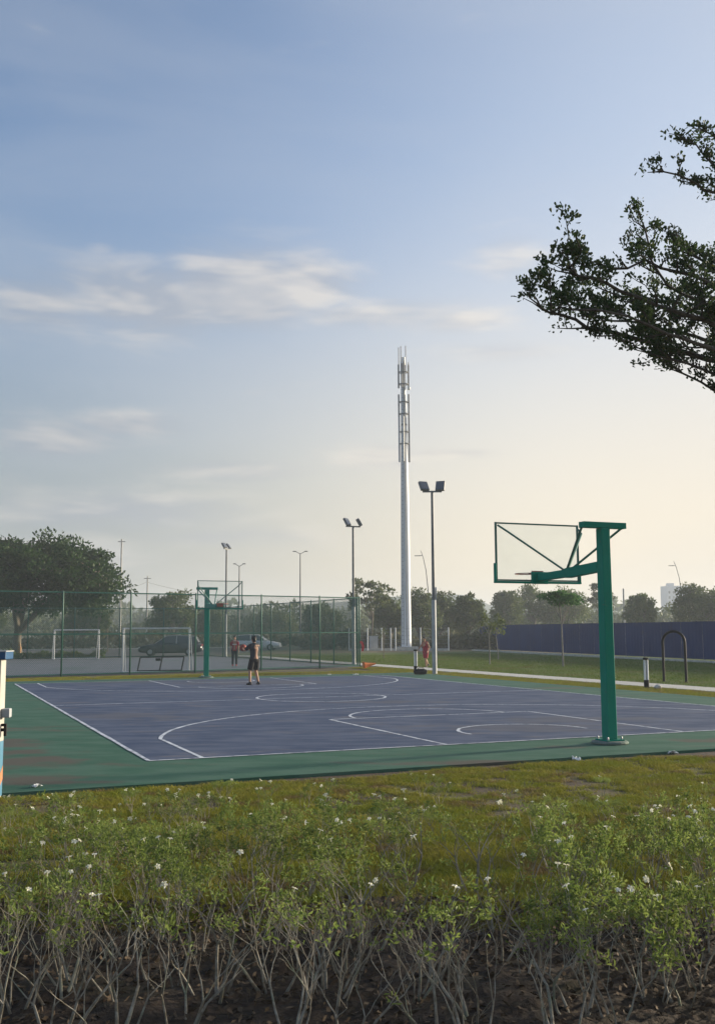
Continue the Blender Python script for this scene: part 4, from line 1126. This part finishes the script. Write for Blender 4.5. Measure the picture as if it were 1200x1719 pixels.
    # the rest of the crown, all round the trunk
    for k in range(26):
        z = 3.2 + 6.0 * (k / 26); a = k * 2.4
        if math.cos(a) < -.25: continue
        Lr = 3.6 * (1 - .72 * (z - 3.2) / 6.2)
        s = tz(z); e = s + Vector((math.cos(a) * Lr, math.sin(a) * Lr, .55)); mdl = s.lerp(e, .5) + Vector((0, 0, -.05))
        limb([s, mdl, e], .045, .5, .6, .25, .55, 1, .4)
    tb.build('trunk', 'bark_dark', t, smooth=True)
    cen_a = np.array([tuple(c) for c in cen]); dir_a = np.array([tuple(c) for c in dirs])
    link('crown', np_mesh('crown', leaves(rng, cen_a, dir_a, .045, .026, .15, .42, .86), 4), 'leaf_near', t)
    return len(cen)
near_tree()

# ------------------------------------------------------------------ flowering shrubs in the bed
def shrub_proto(seed, height, leafy, nst):
    rng = np.random.default_rng(seed); rr = random.Random(seed)
    root = empty('flowering_shrub', (0, 0, GZ))
    tb = MB(); cen = []; dirs = []; tips = []
    def grow(p, d, L, r, depth):
        n = max(3, int(L / .045)); pts = [p]; rad = [r]
        for i in range(n):
            d = (d + Vector((rr.gauss(0, .13), rr.gauss(0, .13), rr.gauss(.045, .07)))).normalized()
            pts.append(pts[-1] + d * (L / n)); rad.append(r * (1 - .42 * (i + 1) / n))
            z = pts[-1].z
            if depth <= 1 and z > height * .64 and rr.random() < leafy * .66:
                for _ in range(rr.randint(1, 3)):
                    cen.append(pts[-1] + Vector((rr.gauss(0, .008), rr.gauss(0, .008), rr.gauss(0, .008)))); dirs.append((d * .6 + Vector((rr.gauss(0, .8), rr.gauss(0, .8), rr.gauss(.15, .45)))).normalized())
        tb.tube(pts, rad, 6 if r > .006 else 4, False)
        e = pts[-1]
        if depth == 0:
            tips.append(e)
            if rr.random() < leafy * .85:
                for _ in range(rr.randint(6, 12)):
                    cen.append(e + Vector((rr.gauss(0, .014), rr.gauss(0, .014), rr.gauss(0, .014)))); dirs.append((d * .6 + Vector((rr.gauss(0, .8), rr.gauss(0, .8), rr.gauss(.1, .5)))).normalized())
            return
        for k in range(rr.choice((2, 2, 3)) if depth > 1 else rr.choice((2, 3, 3))):
            s = Vector((rr.gauss(0, 1), rr.gauss(0, 1), 0)).normalized()
            grow(e, (d * .9 + s * rr.uniform(.28, .72)).normalized(), L * rr.uniform(.50, .80), rad[-1] * rr.uniform(.66, .88), depth - 1)
    for k in range(nst):
        a = rr.uniform(0, 6.28); s = Vector((math.cos(a), math.sin(a), 0))
        grow(Vector((0, 0, -.03)) + s * .035, (Vector((0, 0, 1)) + s * rr.uniform(.15, .62)).normalized(), height * rr.uniform(.26, .40), rr.uniform(.0040, .0080), 3)
    mz = max(v[2] for v in tb.v); k_ = height / mz
    tb.v = [(v[0] * k_, v[1] * k_, v[2] * k_) for v in tb.v]
    st = tb.build('stems', 'shrub_stem', root, smooth=True)
    if cen:
        ca = np.array([tuple(c) for c in cen]) * k_; da = np.array([tuple(c) for c in dirs])
        link('foliage', np_mesh('foliage', leaves(rng, ca, da, rr.uniform(.027, .037), rr.uniform(.0095, .0135), .2), 4), 'leaf_shrub', root)
    root['tips'] = [c for t_ in sorted(tips, key=lambda q: -q.z)[:8] for c in (t_ * k_)]
    return root
def flower_mesh():
    b = MB()
    for k in range(5):
        a = 2 * math.pi * k / 5; r = Matrix.Rotation(a, 3, 'Z')
        q = [(.002, 0, 0), (.009, -.0065, .004), (.019, -.008, .003), (.024, 0, -.002), (.019, .008, .005), (.009, .0065, .004)]
        b.add([r @ Vector(p) for p in q], [(0, 1, 2, 3), (0, 3, 4, 5)])
    b.tube([(0, 0, -.03), (0, 0, .002)], [.002, .0035], 5)
    return b.mesh('flower')
FLW = flower_mesh()
def shrubs():
    rr = random.Random(77)
    protos = [shrub_proto(200 + i, h, lf, n) for i, (h, lf, n) in enumerate(((.57, .62, 4), (.62, .36, 4), (.50, .85, 4), (.60, .24, 4), (.63, .75, 4), (.46, .95, 5), (.56, .12, 4), (.66, .46, 4), (.52, .04, 4)))]
    tipl = [list(p_['tips']) for p_ in protos]
    for p_ in protos: del p_['tips']
    used = set(); cnt = 0
    LBL = {0: 'leafy shrub with grey stems', 1: 'half bare shrub with tall stems', 2: 'short dense leafy shrub', 3: 'thinly leaved forked shrub', 4: 'tall leafy shrub',
           5: 'low bushy many stemmed shrub', 6: 'nearly bare grey shrub', 7: 'tall open shrub', 8: 'leafless grey stemmed shrub'}
    spots = []
    y = 4.95; row = 0
    while y < 8.25:
        half = .36 * y + .35; x = -half + (row % 2) * .2
        while x < half:
            spots.append((x + rr.uniform(-.14, .14), y + rr.uniform(-.16, .16))); x += rr.uniform(.38, .62) if y > 6.0 else rr.uniform(.27, .46)
        y += .40; row += 1
    n_main = len(spots); y = 8.3
    while y < 12.6:
        half = .36 * y + .2; x = -half
        while x < half:
            px = 600 + F_PX * x / y; v_ = -(x - X0.x) * math.sin(CA) + (y - X0.y) * math.cos(CA)
            keep = .95 if px < 380 else (.8 if px < 560 else (.22 if px < 900 else .62))
            if y > 10.3: keep *= .75 if px < 560 else .35
            if v_ < -3.3 and rr.random() < keep: spots.append((x + rr.uniform(-.16, .16), y + rr.uniform(-.16, .16)))
            x += rr.uniform(.40, .62)
        y += .46
    for i_, (x, y) in enumerate(spots):
        px = 600 + F_PX * x / y
        if y > 7.2 and i_ < n_main and rr.random() < .30: continue
        if 680 < px < 870 and y > 6.7 and i_ < n_main and rr.random() < .72: continue
        if i_ >= n_main: pool = (2, 5, 0, 2, 5, 4)
        elif px < 560 and y > 7.0: pool = (2, 5, 0, 4, 7)
        elif px > 850 and y > 5.25: pool = (0, 2, 4, 5, 7, 4, 2)
        elif y < 6.0: pool = (1, 3, 6, 7, 8, 3, 1, 6, 8)
        else: pool = (0, 1, 2, 3, 4, 5, 6, 7)
        k = rr.choice(pool)
        root = protos[k] if k not in used else copy_tree(protos[k]); used.add(k)
        for ch in list(root.children):
            if ch.name.startswith('flower'): bpy.data.objects.remove(ch)
        s = rr.uniform(.88, 1.10) if i_ < n_main else (rr.uniform(.55, .82) if y < 9.8 else rr.uniform(.36, .52))
        root.location = (x, y, GZ + .012); root.rotation_euler = (0, 0, rr.uniform(0, 6.28)); root.scale = (s, s, s)
        nf = 0 if k in (6, 8) else rr.choice((0, 1, 1, 2, 2, 3))
        fl = '' if k in (6, 8) else (', no flowers', ', one white flower', ', two white flowers', ', three white flowers')[nf]
        pl = 'rooted in open dark soil' if y < 5.9 else ('growing in the grass near the court' if i_ >= n_main and y > 10 else ('growing in grass behind the bed' if i_ >= n_main else ('on the lawn side of the bed' if y > 7.0 else 'in the middle of the bed')))
        root['label'] = LBL[k] + fl + ', ' + pl; root['category'] = 'shrub'; root['group'] = 'shrubs: ' + LBL[k] + fl + ', ' + pl
        root['nf'] = nf
        root['pk'] = k; SH.append(root); cnt += 1
    for root in SH:
        k = root['pk']; n = root['nf']; del root['pk']; del root['nf']
        tl = tipl[k]; idx = rr.sample(range(len(tl) // 3), min(n, len(tl) // 3))
        for i in idx:
            o = link('flower', FLW, 'petal', root)
            o.location = (tl[3 * i], tl[3 * i + 1], tl[3 * i + 2] + .028); q = rr.uniform(.6, 1.0) / root.scale[0]; o.scale = (q, q, q)
            o.rotation_euler = (rr.gauss(0, .45), rr.gauss(0, .45), rr.uniform(0, 6))
    for i in range(len(protos)):
        if i not in used:
            for ch in list(protos[i].children): bpy.data.objects.remove(ch)
            bpy.data.objects.remove(protos[i])
SH = []
shrubs()

# leaf litter in the bed
def litter_leaves():
    rng = np.random.default_rng(31); n = 9000
    y = rng.uniform(3.9, 7.4, n); x = rng.uniform(-1, 1, n) * (.40 * y + .2)
    cen = np.column_stack([x, y, np.full(n, GZ + .03) + rng.uniform(0, .03, n)])
    d = rng.normal(size=(n, 3)) * np.array([1, 1, .35])
    tag(link('leaf_litter', np_mesh('leaf_litter', diamonds(rng, cen, d, .05, .026), 4), 'dry_leaf'), 'dry brown leaves scattered over the dark soil bed', kind='stuff')
litter_leaves()

# ------------------------------------------------------------------ grass
def vnoise(x, y, seed):
    """smooth value noise 0..1"""
    rng = np.random.default_rng(seed); G = rng.random((64, 64))
    xi = np.floor(x).astype(int); yi = np.floor(y).astype(int); fx = x - xi; fy = y - yi
    fx = fx * fx * (3 - 2 * fx); fy = fy * fy * (3 - 2 * fy)
    g = lambda a, b: G[a % 64, b % 64]
    return (g(xi, yi) * (1 - fx) + g(xi + 1, yi) * fx) * (1 - fy) + (g(xi, yi + 1) * (1 - fx) + g(xi + 1, yi + 1) * fx) * fy
def blades(name, n, sampler, h, wd, seed, label, bare=.47, m_='grass_blade'):
    rng = np.random.default_rng(seed); x, y = sampler(rng, n)
    den = .42 * vnoise(x * 1.1, y * .8, 3) + .33 * vnoise(x * 3.3, y * 2.4, 4) + .25 * vnoise(x * 9.0, y * 7.0, 6)
    keep = den > bare + rng.normal(size=len(x)) * .07
    x, y, den = x[keep], y[keep], den[keep]; N = len(x)
    hh = h * rng.uniform(.4, 1.25, N) * (.6 + den); a = rng.uniform(0, 6.28, N); w_ = wd * rng.uniform(.7, 1.4, N)
    b0 = np.column_stack([x - np.cos(a) * w_, y - np.sin(a) * w_, np.full(N, GZ)]); b1 = np.column_stack([x + np.cos(a) * w_, y + np.sin(a) * w_, np.full(N, GZ)])
    ln = rng.normal(size=(N, 2)) * .95 * hh[:, None]
    tp = np.column_stack([x + ln[:, 0], y + ln[:, 1], GZ + hh])
    V = np.stack([b0, b1, tp], 1).reshape(-1, 3)
    tag(link(name, np_mesh(name, V, 3), m_), label, kind='stuff')
def s_front(rng, n):
    y = rng.uniform(6.7, 15.6, n); x = rng.uniform(-1, 1, n) * (.39 * y + .2)
    v = -(x - X0.x) * math.sin(CA) + (y - X0.y) * math.cos(CA)
    k = v < -2.23 - .4 * vnoise(x * 1.6, y * 1.6, 9) ** 2; return x[k], y[k]
blades('grass', 600000, s_front, .036, .0046, 51, 'short green grass with bare patches between the shrubs and the court', .415)
def s_uv(u0, u1, v0, v1):
    def f(rng, n):
        u = rng.uniform(u0, u1, n); v = rng.uniform(v0, v1, n)
        return X0.x + u * math.cos(CA) - v * math.sin(CA), X0.y + u * math.sin(CA) + v * math.cos(CA)
    return f
blades('grass', 60000, s_uv(16.95, 18.8, -1, 34), .05, .010, 52, 'grass strip between the court slab and the footpath', .36)
blades('grass', 40000, s_uv(-3, 17.5, 26.4, 29.9), .05, .010, 53, 'grass strip between the court slab and the fence', .36)
blades('grass', 150000, s_uv(20.4, 38, 2, 58), .055, .014, 54, 'lawn grass between the footpath and the hoarding', .30, 'lawn_blade')

# ------------------------------------------------------------------ people
def bake(mb, name, m_, parent=None, vox=.014, smooth=6):
    me = mb.mesh(name); o = bpy.data.objects.new(name, me); COL.objects.link(o)
    r = o.modifiers.new('r', 'REMESH'); r.mode = 'VOXEL'; r.voxel_size = vox
    s = o.modifiers.new('s', 'SMOOTH'); s.iterations = smooth; s.factor = .5
    dg = bpy.context.evaluated_depsgraph_get()
    new = bpy.data.meshes.new_from_object(o.evaluated_get(dg)); new.name = name
    o.modifiers.clear(); o.data = new; bpy.data.meshes.remove(me)
    new.polygons.foreach_set('use_smooth', [True] * len(new.polygons))
    new.materials.clear(); new.materials.append(MATS[m_])
    if parent: o.parent = parent
    return o
def hand(b, w_, d, side, up, curl=.5, s=1.0):
    """palm + five fingers leaving wrist w_ in direction d; side = thumb side"""
    w_ = Vector(w_); d = Vector(d).normalized(); side = Vector(side); side = (side - d * side.dot(d)).normalized(); n = d.cross(side)
    if n.dot(Vector(up)) < 0: n = -n
    pe = w_ + d * .085 * s
    for k in (-1, -.33, .33, 1): b.tube([w_ + side * .012 * k, pe + side * .028 * k * s], [.015, .013], 6)
    for k, L in ((.9, .068), (.3, .078), (-.3, .072), (-.9, .056)):
        q = pe + side * .028 * k * s; a = q + (d - n * curl * .5).normalized() * L * .5 * s; e = a + (d - n * curl * 1.6).normalized() * L * .5 * s
        b.tube([q - d * .02, a, e], [.0105, .0098, .0085], 6)
    q = w_ + d * .03 * s + side * .03 * s; b.tube([q - side * .015, q + (side * .7 + d * .7).normalized() * .035, q + (side * .35 + d).normalized() * .065], [.013, .012, .0095], 6)
def person(loc, rz, h, pose, cloth, label):
    """local frame: facing -y, height about 1.70 before scaling"""
    k = h / 1.70
    J = {n: Vector(p) for n, p in pose.items()}
    b = MB()
    b.ell(J['pelvis'], (.155, .11, .12)); b.tube([J['pelvis'], J['waist'], J['chest']], [.14, .125, .145], 12); b.ell(J['chest'] + Vector((0, 0, .02)), (.18, .115, .15))
    b.tube([J['shl'], J['chest'] + Vector((0, 0, .12)), J['shr']], [.062, .085, .062], 10)
    b.tube([J['chest'] + Vector((0, 0, .1)), J['neck'], J['head']], [.07, .055, .058], 10)
    hd = J['head'] + Vector((0, -.012, .055))
    b.ell(hd, (.074, .092, .112), 14, 10); b.ell(hd + Vector((0, -.03, -.065)), (.05, .055, .045))
    b.ell(hd + Vector((0, -.098, -.012)), (.013, .018, .022), 6, 5); b.ell(hd + Vector((0, -.085, -.058)), (.026, .014, .010), 6, 5)
    for s in (-1, 1): b.ell(hd + Vector((s * .077, .008, -.008)), (.012, .022, .032), 6, 5)
    for s in ('l', 'r'):
        b.tube([J['sh' + s], J['el' + s], J['wr' + s]], [.052, .039, .027], 10)
        sd = Vector((1, 0, 0)) if s == 'r' else Vector((-1, 0, 0))
        hand(b, J['wr' + s], J['wr' + s] - J['el' + s], J.get('th' + s, Vector((0, -1, .2))), Vector((0, 0, 1)), .55)
        b.tube([J['hip' + s], J['kn' + s], J['kn' + s] * .55 + J['an' + s] * .45, J['an' + s]], [.088, .056, .054, .036], 12)
        f = J.get('ft' + s, Vector((0, -1, 0))); b.tube([J['an' + s] - f * .04 - Vector((0, 0, .045)), J['an' + s] + f * .10 - Vector((0, 0, .055))], [.036, .028], 8)
    o = bake(b, 'person', 'skin', None, .0125, 4)
    o.location = loc; o.rotation_euler = (0, 0, rz); o.scale = (k, k, k)
    tag(o, label, 'person')
    # hair
    hb = MB(); hb.ell(hd + Vector((0, .014, .03)), (.085, .096, .105), 14, 10); hb.ell(hd + Vector((0, .045, -.02)), (.076, .066, .085), 12, 8)
    rr = random.Random(5)
    for i in range(26): 
        a = rr.uniform(0, 6.28); hb.ell(hd + Vector((.07 * math.cos(a), .02 + .08 * math.sin(a), .06 + rr.uniform(-.02, .06))), (.022, .022, .022), 6, 4)
    hm = hb
    hm.v = [v for v in hm.v]
    hair = bake(hm, 'hair', 'hair', o, .012, 3)
    # bring the fringe clear of the face
    for v in hair.data.vertices:
        if v.co.y < hd.y - .055 and v.co.z < hd.z + .045: v.co.y = hd.y - .05
    ey = MB()
    for s in (-1, 1): ey.ell(hd + Vector((s * .030, -.083, .008)), (.011, .008, .007), 8, 5)
    ey.build('eyes', 'hair', o, smooth=True)
    # shirt
    sb = MB(); e1 = J['pelvis'] + Vector((0, 0, cloth.get('hem', .0)))
    sb.tube([e1, J['waist'], J['chest']], [.172, .155, .172], 14); sb.ell(J['chest'] + Vector((0, .0, .02)), (.196, .135, .165), 14, 9)
    sb.tube([J['shl'], J['chest'] + Vector((0, 0, .135)), J['shr']], [.074, .098, .074], 10)
    sb.v = [(v[0], (v[1] - J['chest'].y) * .80 + J['chest'].y if abs(v[0]) < .2 else v[1], v[2]) for v in sb.v]
    sl = cloth.get('sleeve', .75)
    if sl:
        for s in ('l', 'r'): sb.tube([J['sh' + s], J['sh' + s].lerp(J['el' + s], sl)], [.073, .066], 10)
    bake(sb, 'shirt', cloth['shirt'], o, .013, 5)
    if cloth.get('collar'):
        n = 14; MB().tube([(J['neck'].x + .075 * math.cos(2 * math.pi * i / n), J['neck'].y + .065 * math.sin(2 * math.pi * i / n), J['neck'].z - .035 - .02 * math.sin(2 * math.pi * i / n)) for i in range(n + 1)], .018, 6).build('collar', cloth['collar'], o, smooth=True)
        MB().bar(J['chest'] + Vector((-.12, -.137, -.03)), J['chest'] + Vector((.12, -.137, -.03)), .012, .05).build('chest_band', 'shirt_white' if cloth.get('bandw') else cloth['collar'], o)
    # shorts or trousers
    tr = MB(); tr.ell(J['pelvis'] + Vector((0, 0, -.01)), (.178, .13, .13), 14, 9)
    for s in ('l', 'r'):
        if cloth['legs'] == 'short':
            e = J['hip' + s].lerp(J['kn' + s], .88); tr.tube([J['hip' + s] + Vector((0, 0, .03)), e], [.108, .108], 12)
        else: tr.tube([J['hip' + s] + Vector((0, 0, .03)), J['kn' + s], J['an' + s] + Vector((0, 0, .0))], [.103, .074, .058], 12)
    bake(tr, 'shorts' if cloth['legs'] == 'short' else 'trousers', cloth['bottom'], o, .013, 5)
    for s in ('l', 'r'):
        f = J.get('ft' + s, Vector((0, -1, 0))); a = J['an' + s]
        sh = MB(); sh.tube([a - f * .07 - Vector((0, 0, .045)), a - f * .02 - Vector((0, 0, .035)), a + f * .08 - Vector((0, 0, .048)), a + f * .165 - Vector((0, 0, .058))], [.040, .050, .043, .030], 10)
        sh.tube([a - f * .015 - Vector((0, 0, .05)), a + Vector((0, 0, .02))], [.048, .046], 10)
        zmin = a.z - .09
        sh.v = [(v[0], v[1], max(v[2], zmin)) for v in sh.v]
        bake(sh, 'shoe', cloth['shoe'], o, .011, 2)
    return o
STAND = dict(pelvis=(0, 0, .93), waist=(0, -.005, 1.08), chest=(0, .0, 1.27), neck=(0, -.01, 1.46), head=(0, -.015, 1.55),
             shl=(.175, 0, 1.38), shr=(-.175, 0, 1.38), ell=(.225, .02, 1.10), elr=(-.225, .02, 1.10), wrl=(.235, -.05, .86), wrr=(-.235, -.05, .86),
             hipl=(.09, 0, .90), hipr=(-.09, 0, .90), knl=(.10, -.015, .50), knr=(-.10, -.015, .50), anl=(.11, .02, .09), anr=(-.11, .02, .09))
# player with the ball, back to the viewer, ball held out to his left
sp_ = dict(STAND); sp_.update(pelvis=(0, .03, .90), waist=(-.005, .015, 1.06), chest=(-.02, .0, 1.26), neck=(-.02, -.03, 1.45), head=(-.02, -.045, 1.54),
    shl=(.155, -.02, 1.38), shr=(-.19, 0, 1.37), ell=(.27, -.22, 1.20), wrl=(.21, -.41, 1.27), elr=(-.17, -.24, 1.20), wrr=(.0, -.43, 1.25), thl=Vector((-.6, 0, .8)), thr=Vector((.4, 0, .9)),
    hipl=(.09, .03, .87), hipr=(-.09, .03, .87), knl=(.15, -.04, .49), knr=(-.12, -.07, .49), anl=(.18, .03, .09), anr=(-.17, .03, .09),
    ftl=Vector((.25, -.97, 0)), ftr=Vector((-.2, -.98, 0)))
pz = uv(7.52, 19.35, .007)
yaw_s = R(180 + 38)
per1 = person(pz, yaw_s, 1.66, sp_, dict(shirt='shirt_grey', bottom='cloth_black', legs='short', shoe='shoe_black', hem=-.03), 'person in grey T-shirt and black shorts holding a ball on the court')
def basketball():
    k = 1.66 / 1.70; c = Matrix.Rotation(yaw_s, 3, 'Z') @ (Vector((.115, -.545, 1.30)) * k) + pz
    b = MB().ell((0, 0, 0), (.12, .12, .12), 20, 14).build('basketball', 'ball', smooth=True)
    b.location = c; tag(b, 'reddish brown basketball held in the hands of the grey shirted player', 'basketball')
    for mt in (Matrix.Rotation(0, 3, 'X'), Matrix.Rotation(R(90), 3, 'X'), Matrix.Rotation(R(90), 3, 'Y')):
        MB().tube([mt @ Vector((.1195 * math.cos(2 * math.pi * i / 28), .1195 * math.sin(2 * math.pi * i / 28), 0)) for i in range(29)], .0035, 5).build('seam', 'cloth_black', b)
basketball()
# boy in the dark red shirt behind the fence, facing us
pr = uv(12.3, 38.5, 0.0)
person(pr, R(4), 1.58, STAND, dict(shirt='shirt_red', bottom='trouser', legs='long', shoe='shoe_red', collar='shirt_white', hem=-.06), 'boy in dark red shirt and dark trousers standing behind the fence')
# runner in maroon kit on the footpath, walking away to the left
rp = dict(STAND); rp.update(chest=(0, -.05, 1.26), neck=(0, -.09, 1.45), head=(0, -.12, 1.53), shl=(.165, -.05, 1.37), shr=(-.165, -.05, 1.37), ell=(.21, .06, 1.12), wrl=(.23, -.10, .93), elr=(-.23, -.20, 1.14), wrr=(-.24, -.38, 1.0),
    hipl=(.085, 0, .90), hipr=(-.085, 0, .90), knl=(.09, -.12, .50), anl=(.10, -.10, .09), knr=(-.09, .10, .51), anr=(-.10, .36, .20), ftr=Vector((0, -.80, -.6)))
pw = uv(20.38, 31.8, GZ)
person(pw, R(-40), 1.56, rp, dict(shirt='shirt_red', bottom='shirt_red', legs='short', shoe='shoe_black', sleeve=0, hem=-.05), 'person in maroon sleeveless sports kit striding along the footpath')

# ------------------------------------------------------------------ haze
hz = MB().box((0, 900, 17.0 - 1.0), (4400, 2400, 38.0))
ho = hz.build('haze', None)
ho.location = (0, 0, 0)
M = bpy.data.materials.new('haze_air'); M.use_nodes = True
t = M.node_tree; t.nodes.clear(); o = t.nodes.new('ShaderNodeOutputMaterial'); v = t.nodes.new('ShaderNodeVolumePrincipled')
v.inputs['Color'].default_value = (.84, .91, 1.0, 1); v.inputs['Density'].default_value = .0008; v.inputs['Anisotropy'].default_value = .1
t.links.new(v.outputs[0], o.inputs['Volume'])
ho.data.materials.append(M)
tag(ho, 'pale morning haze filling the air', kind='stuff')
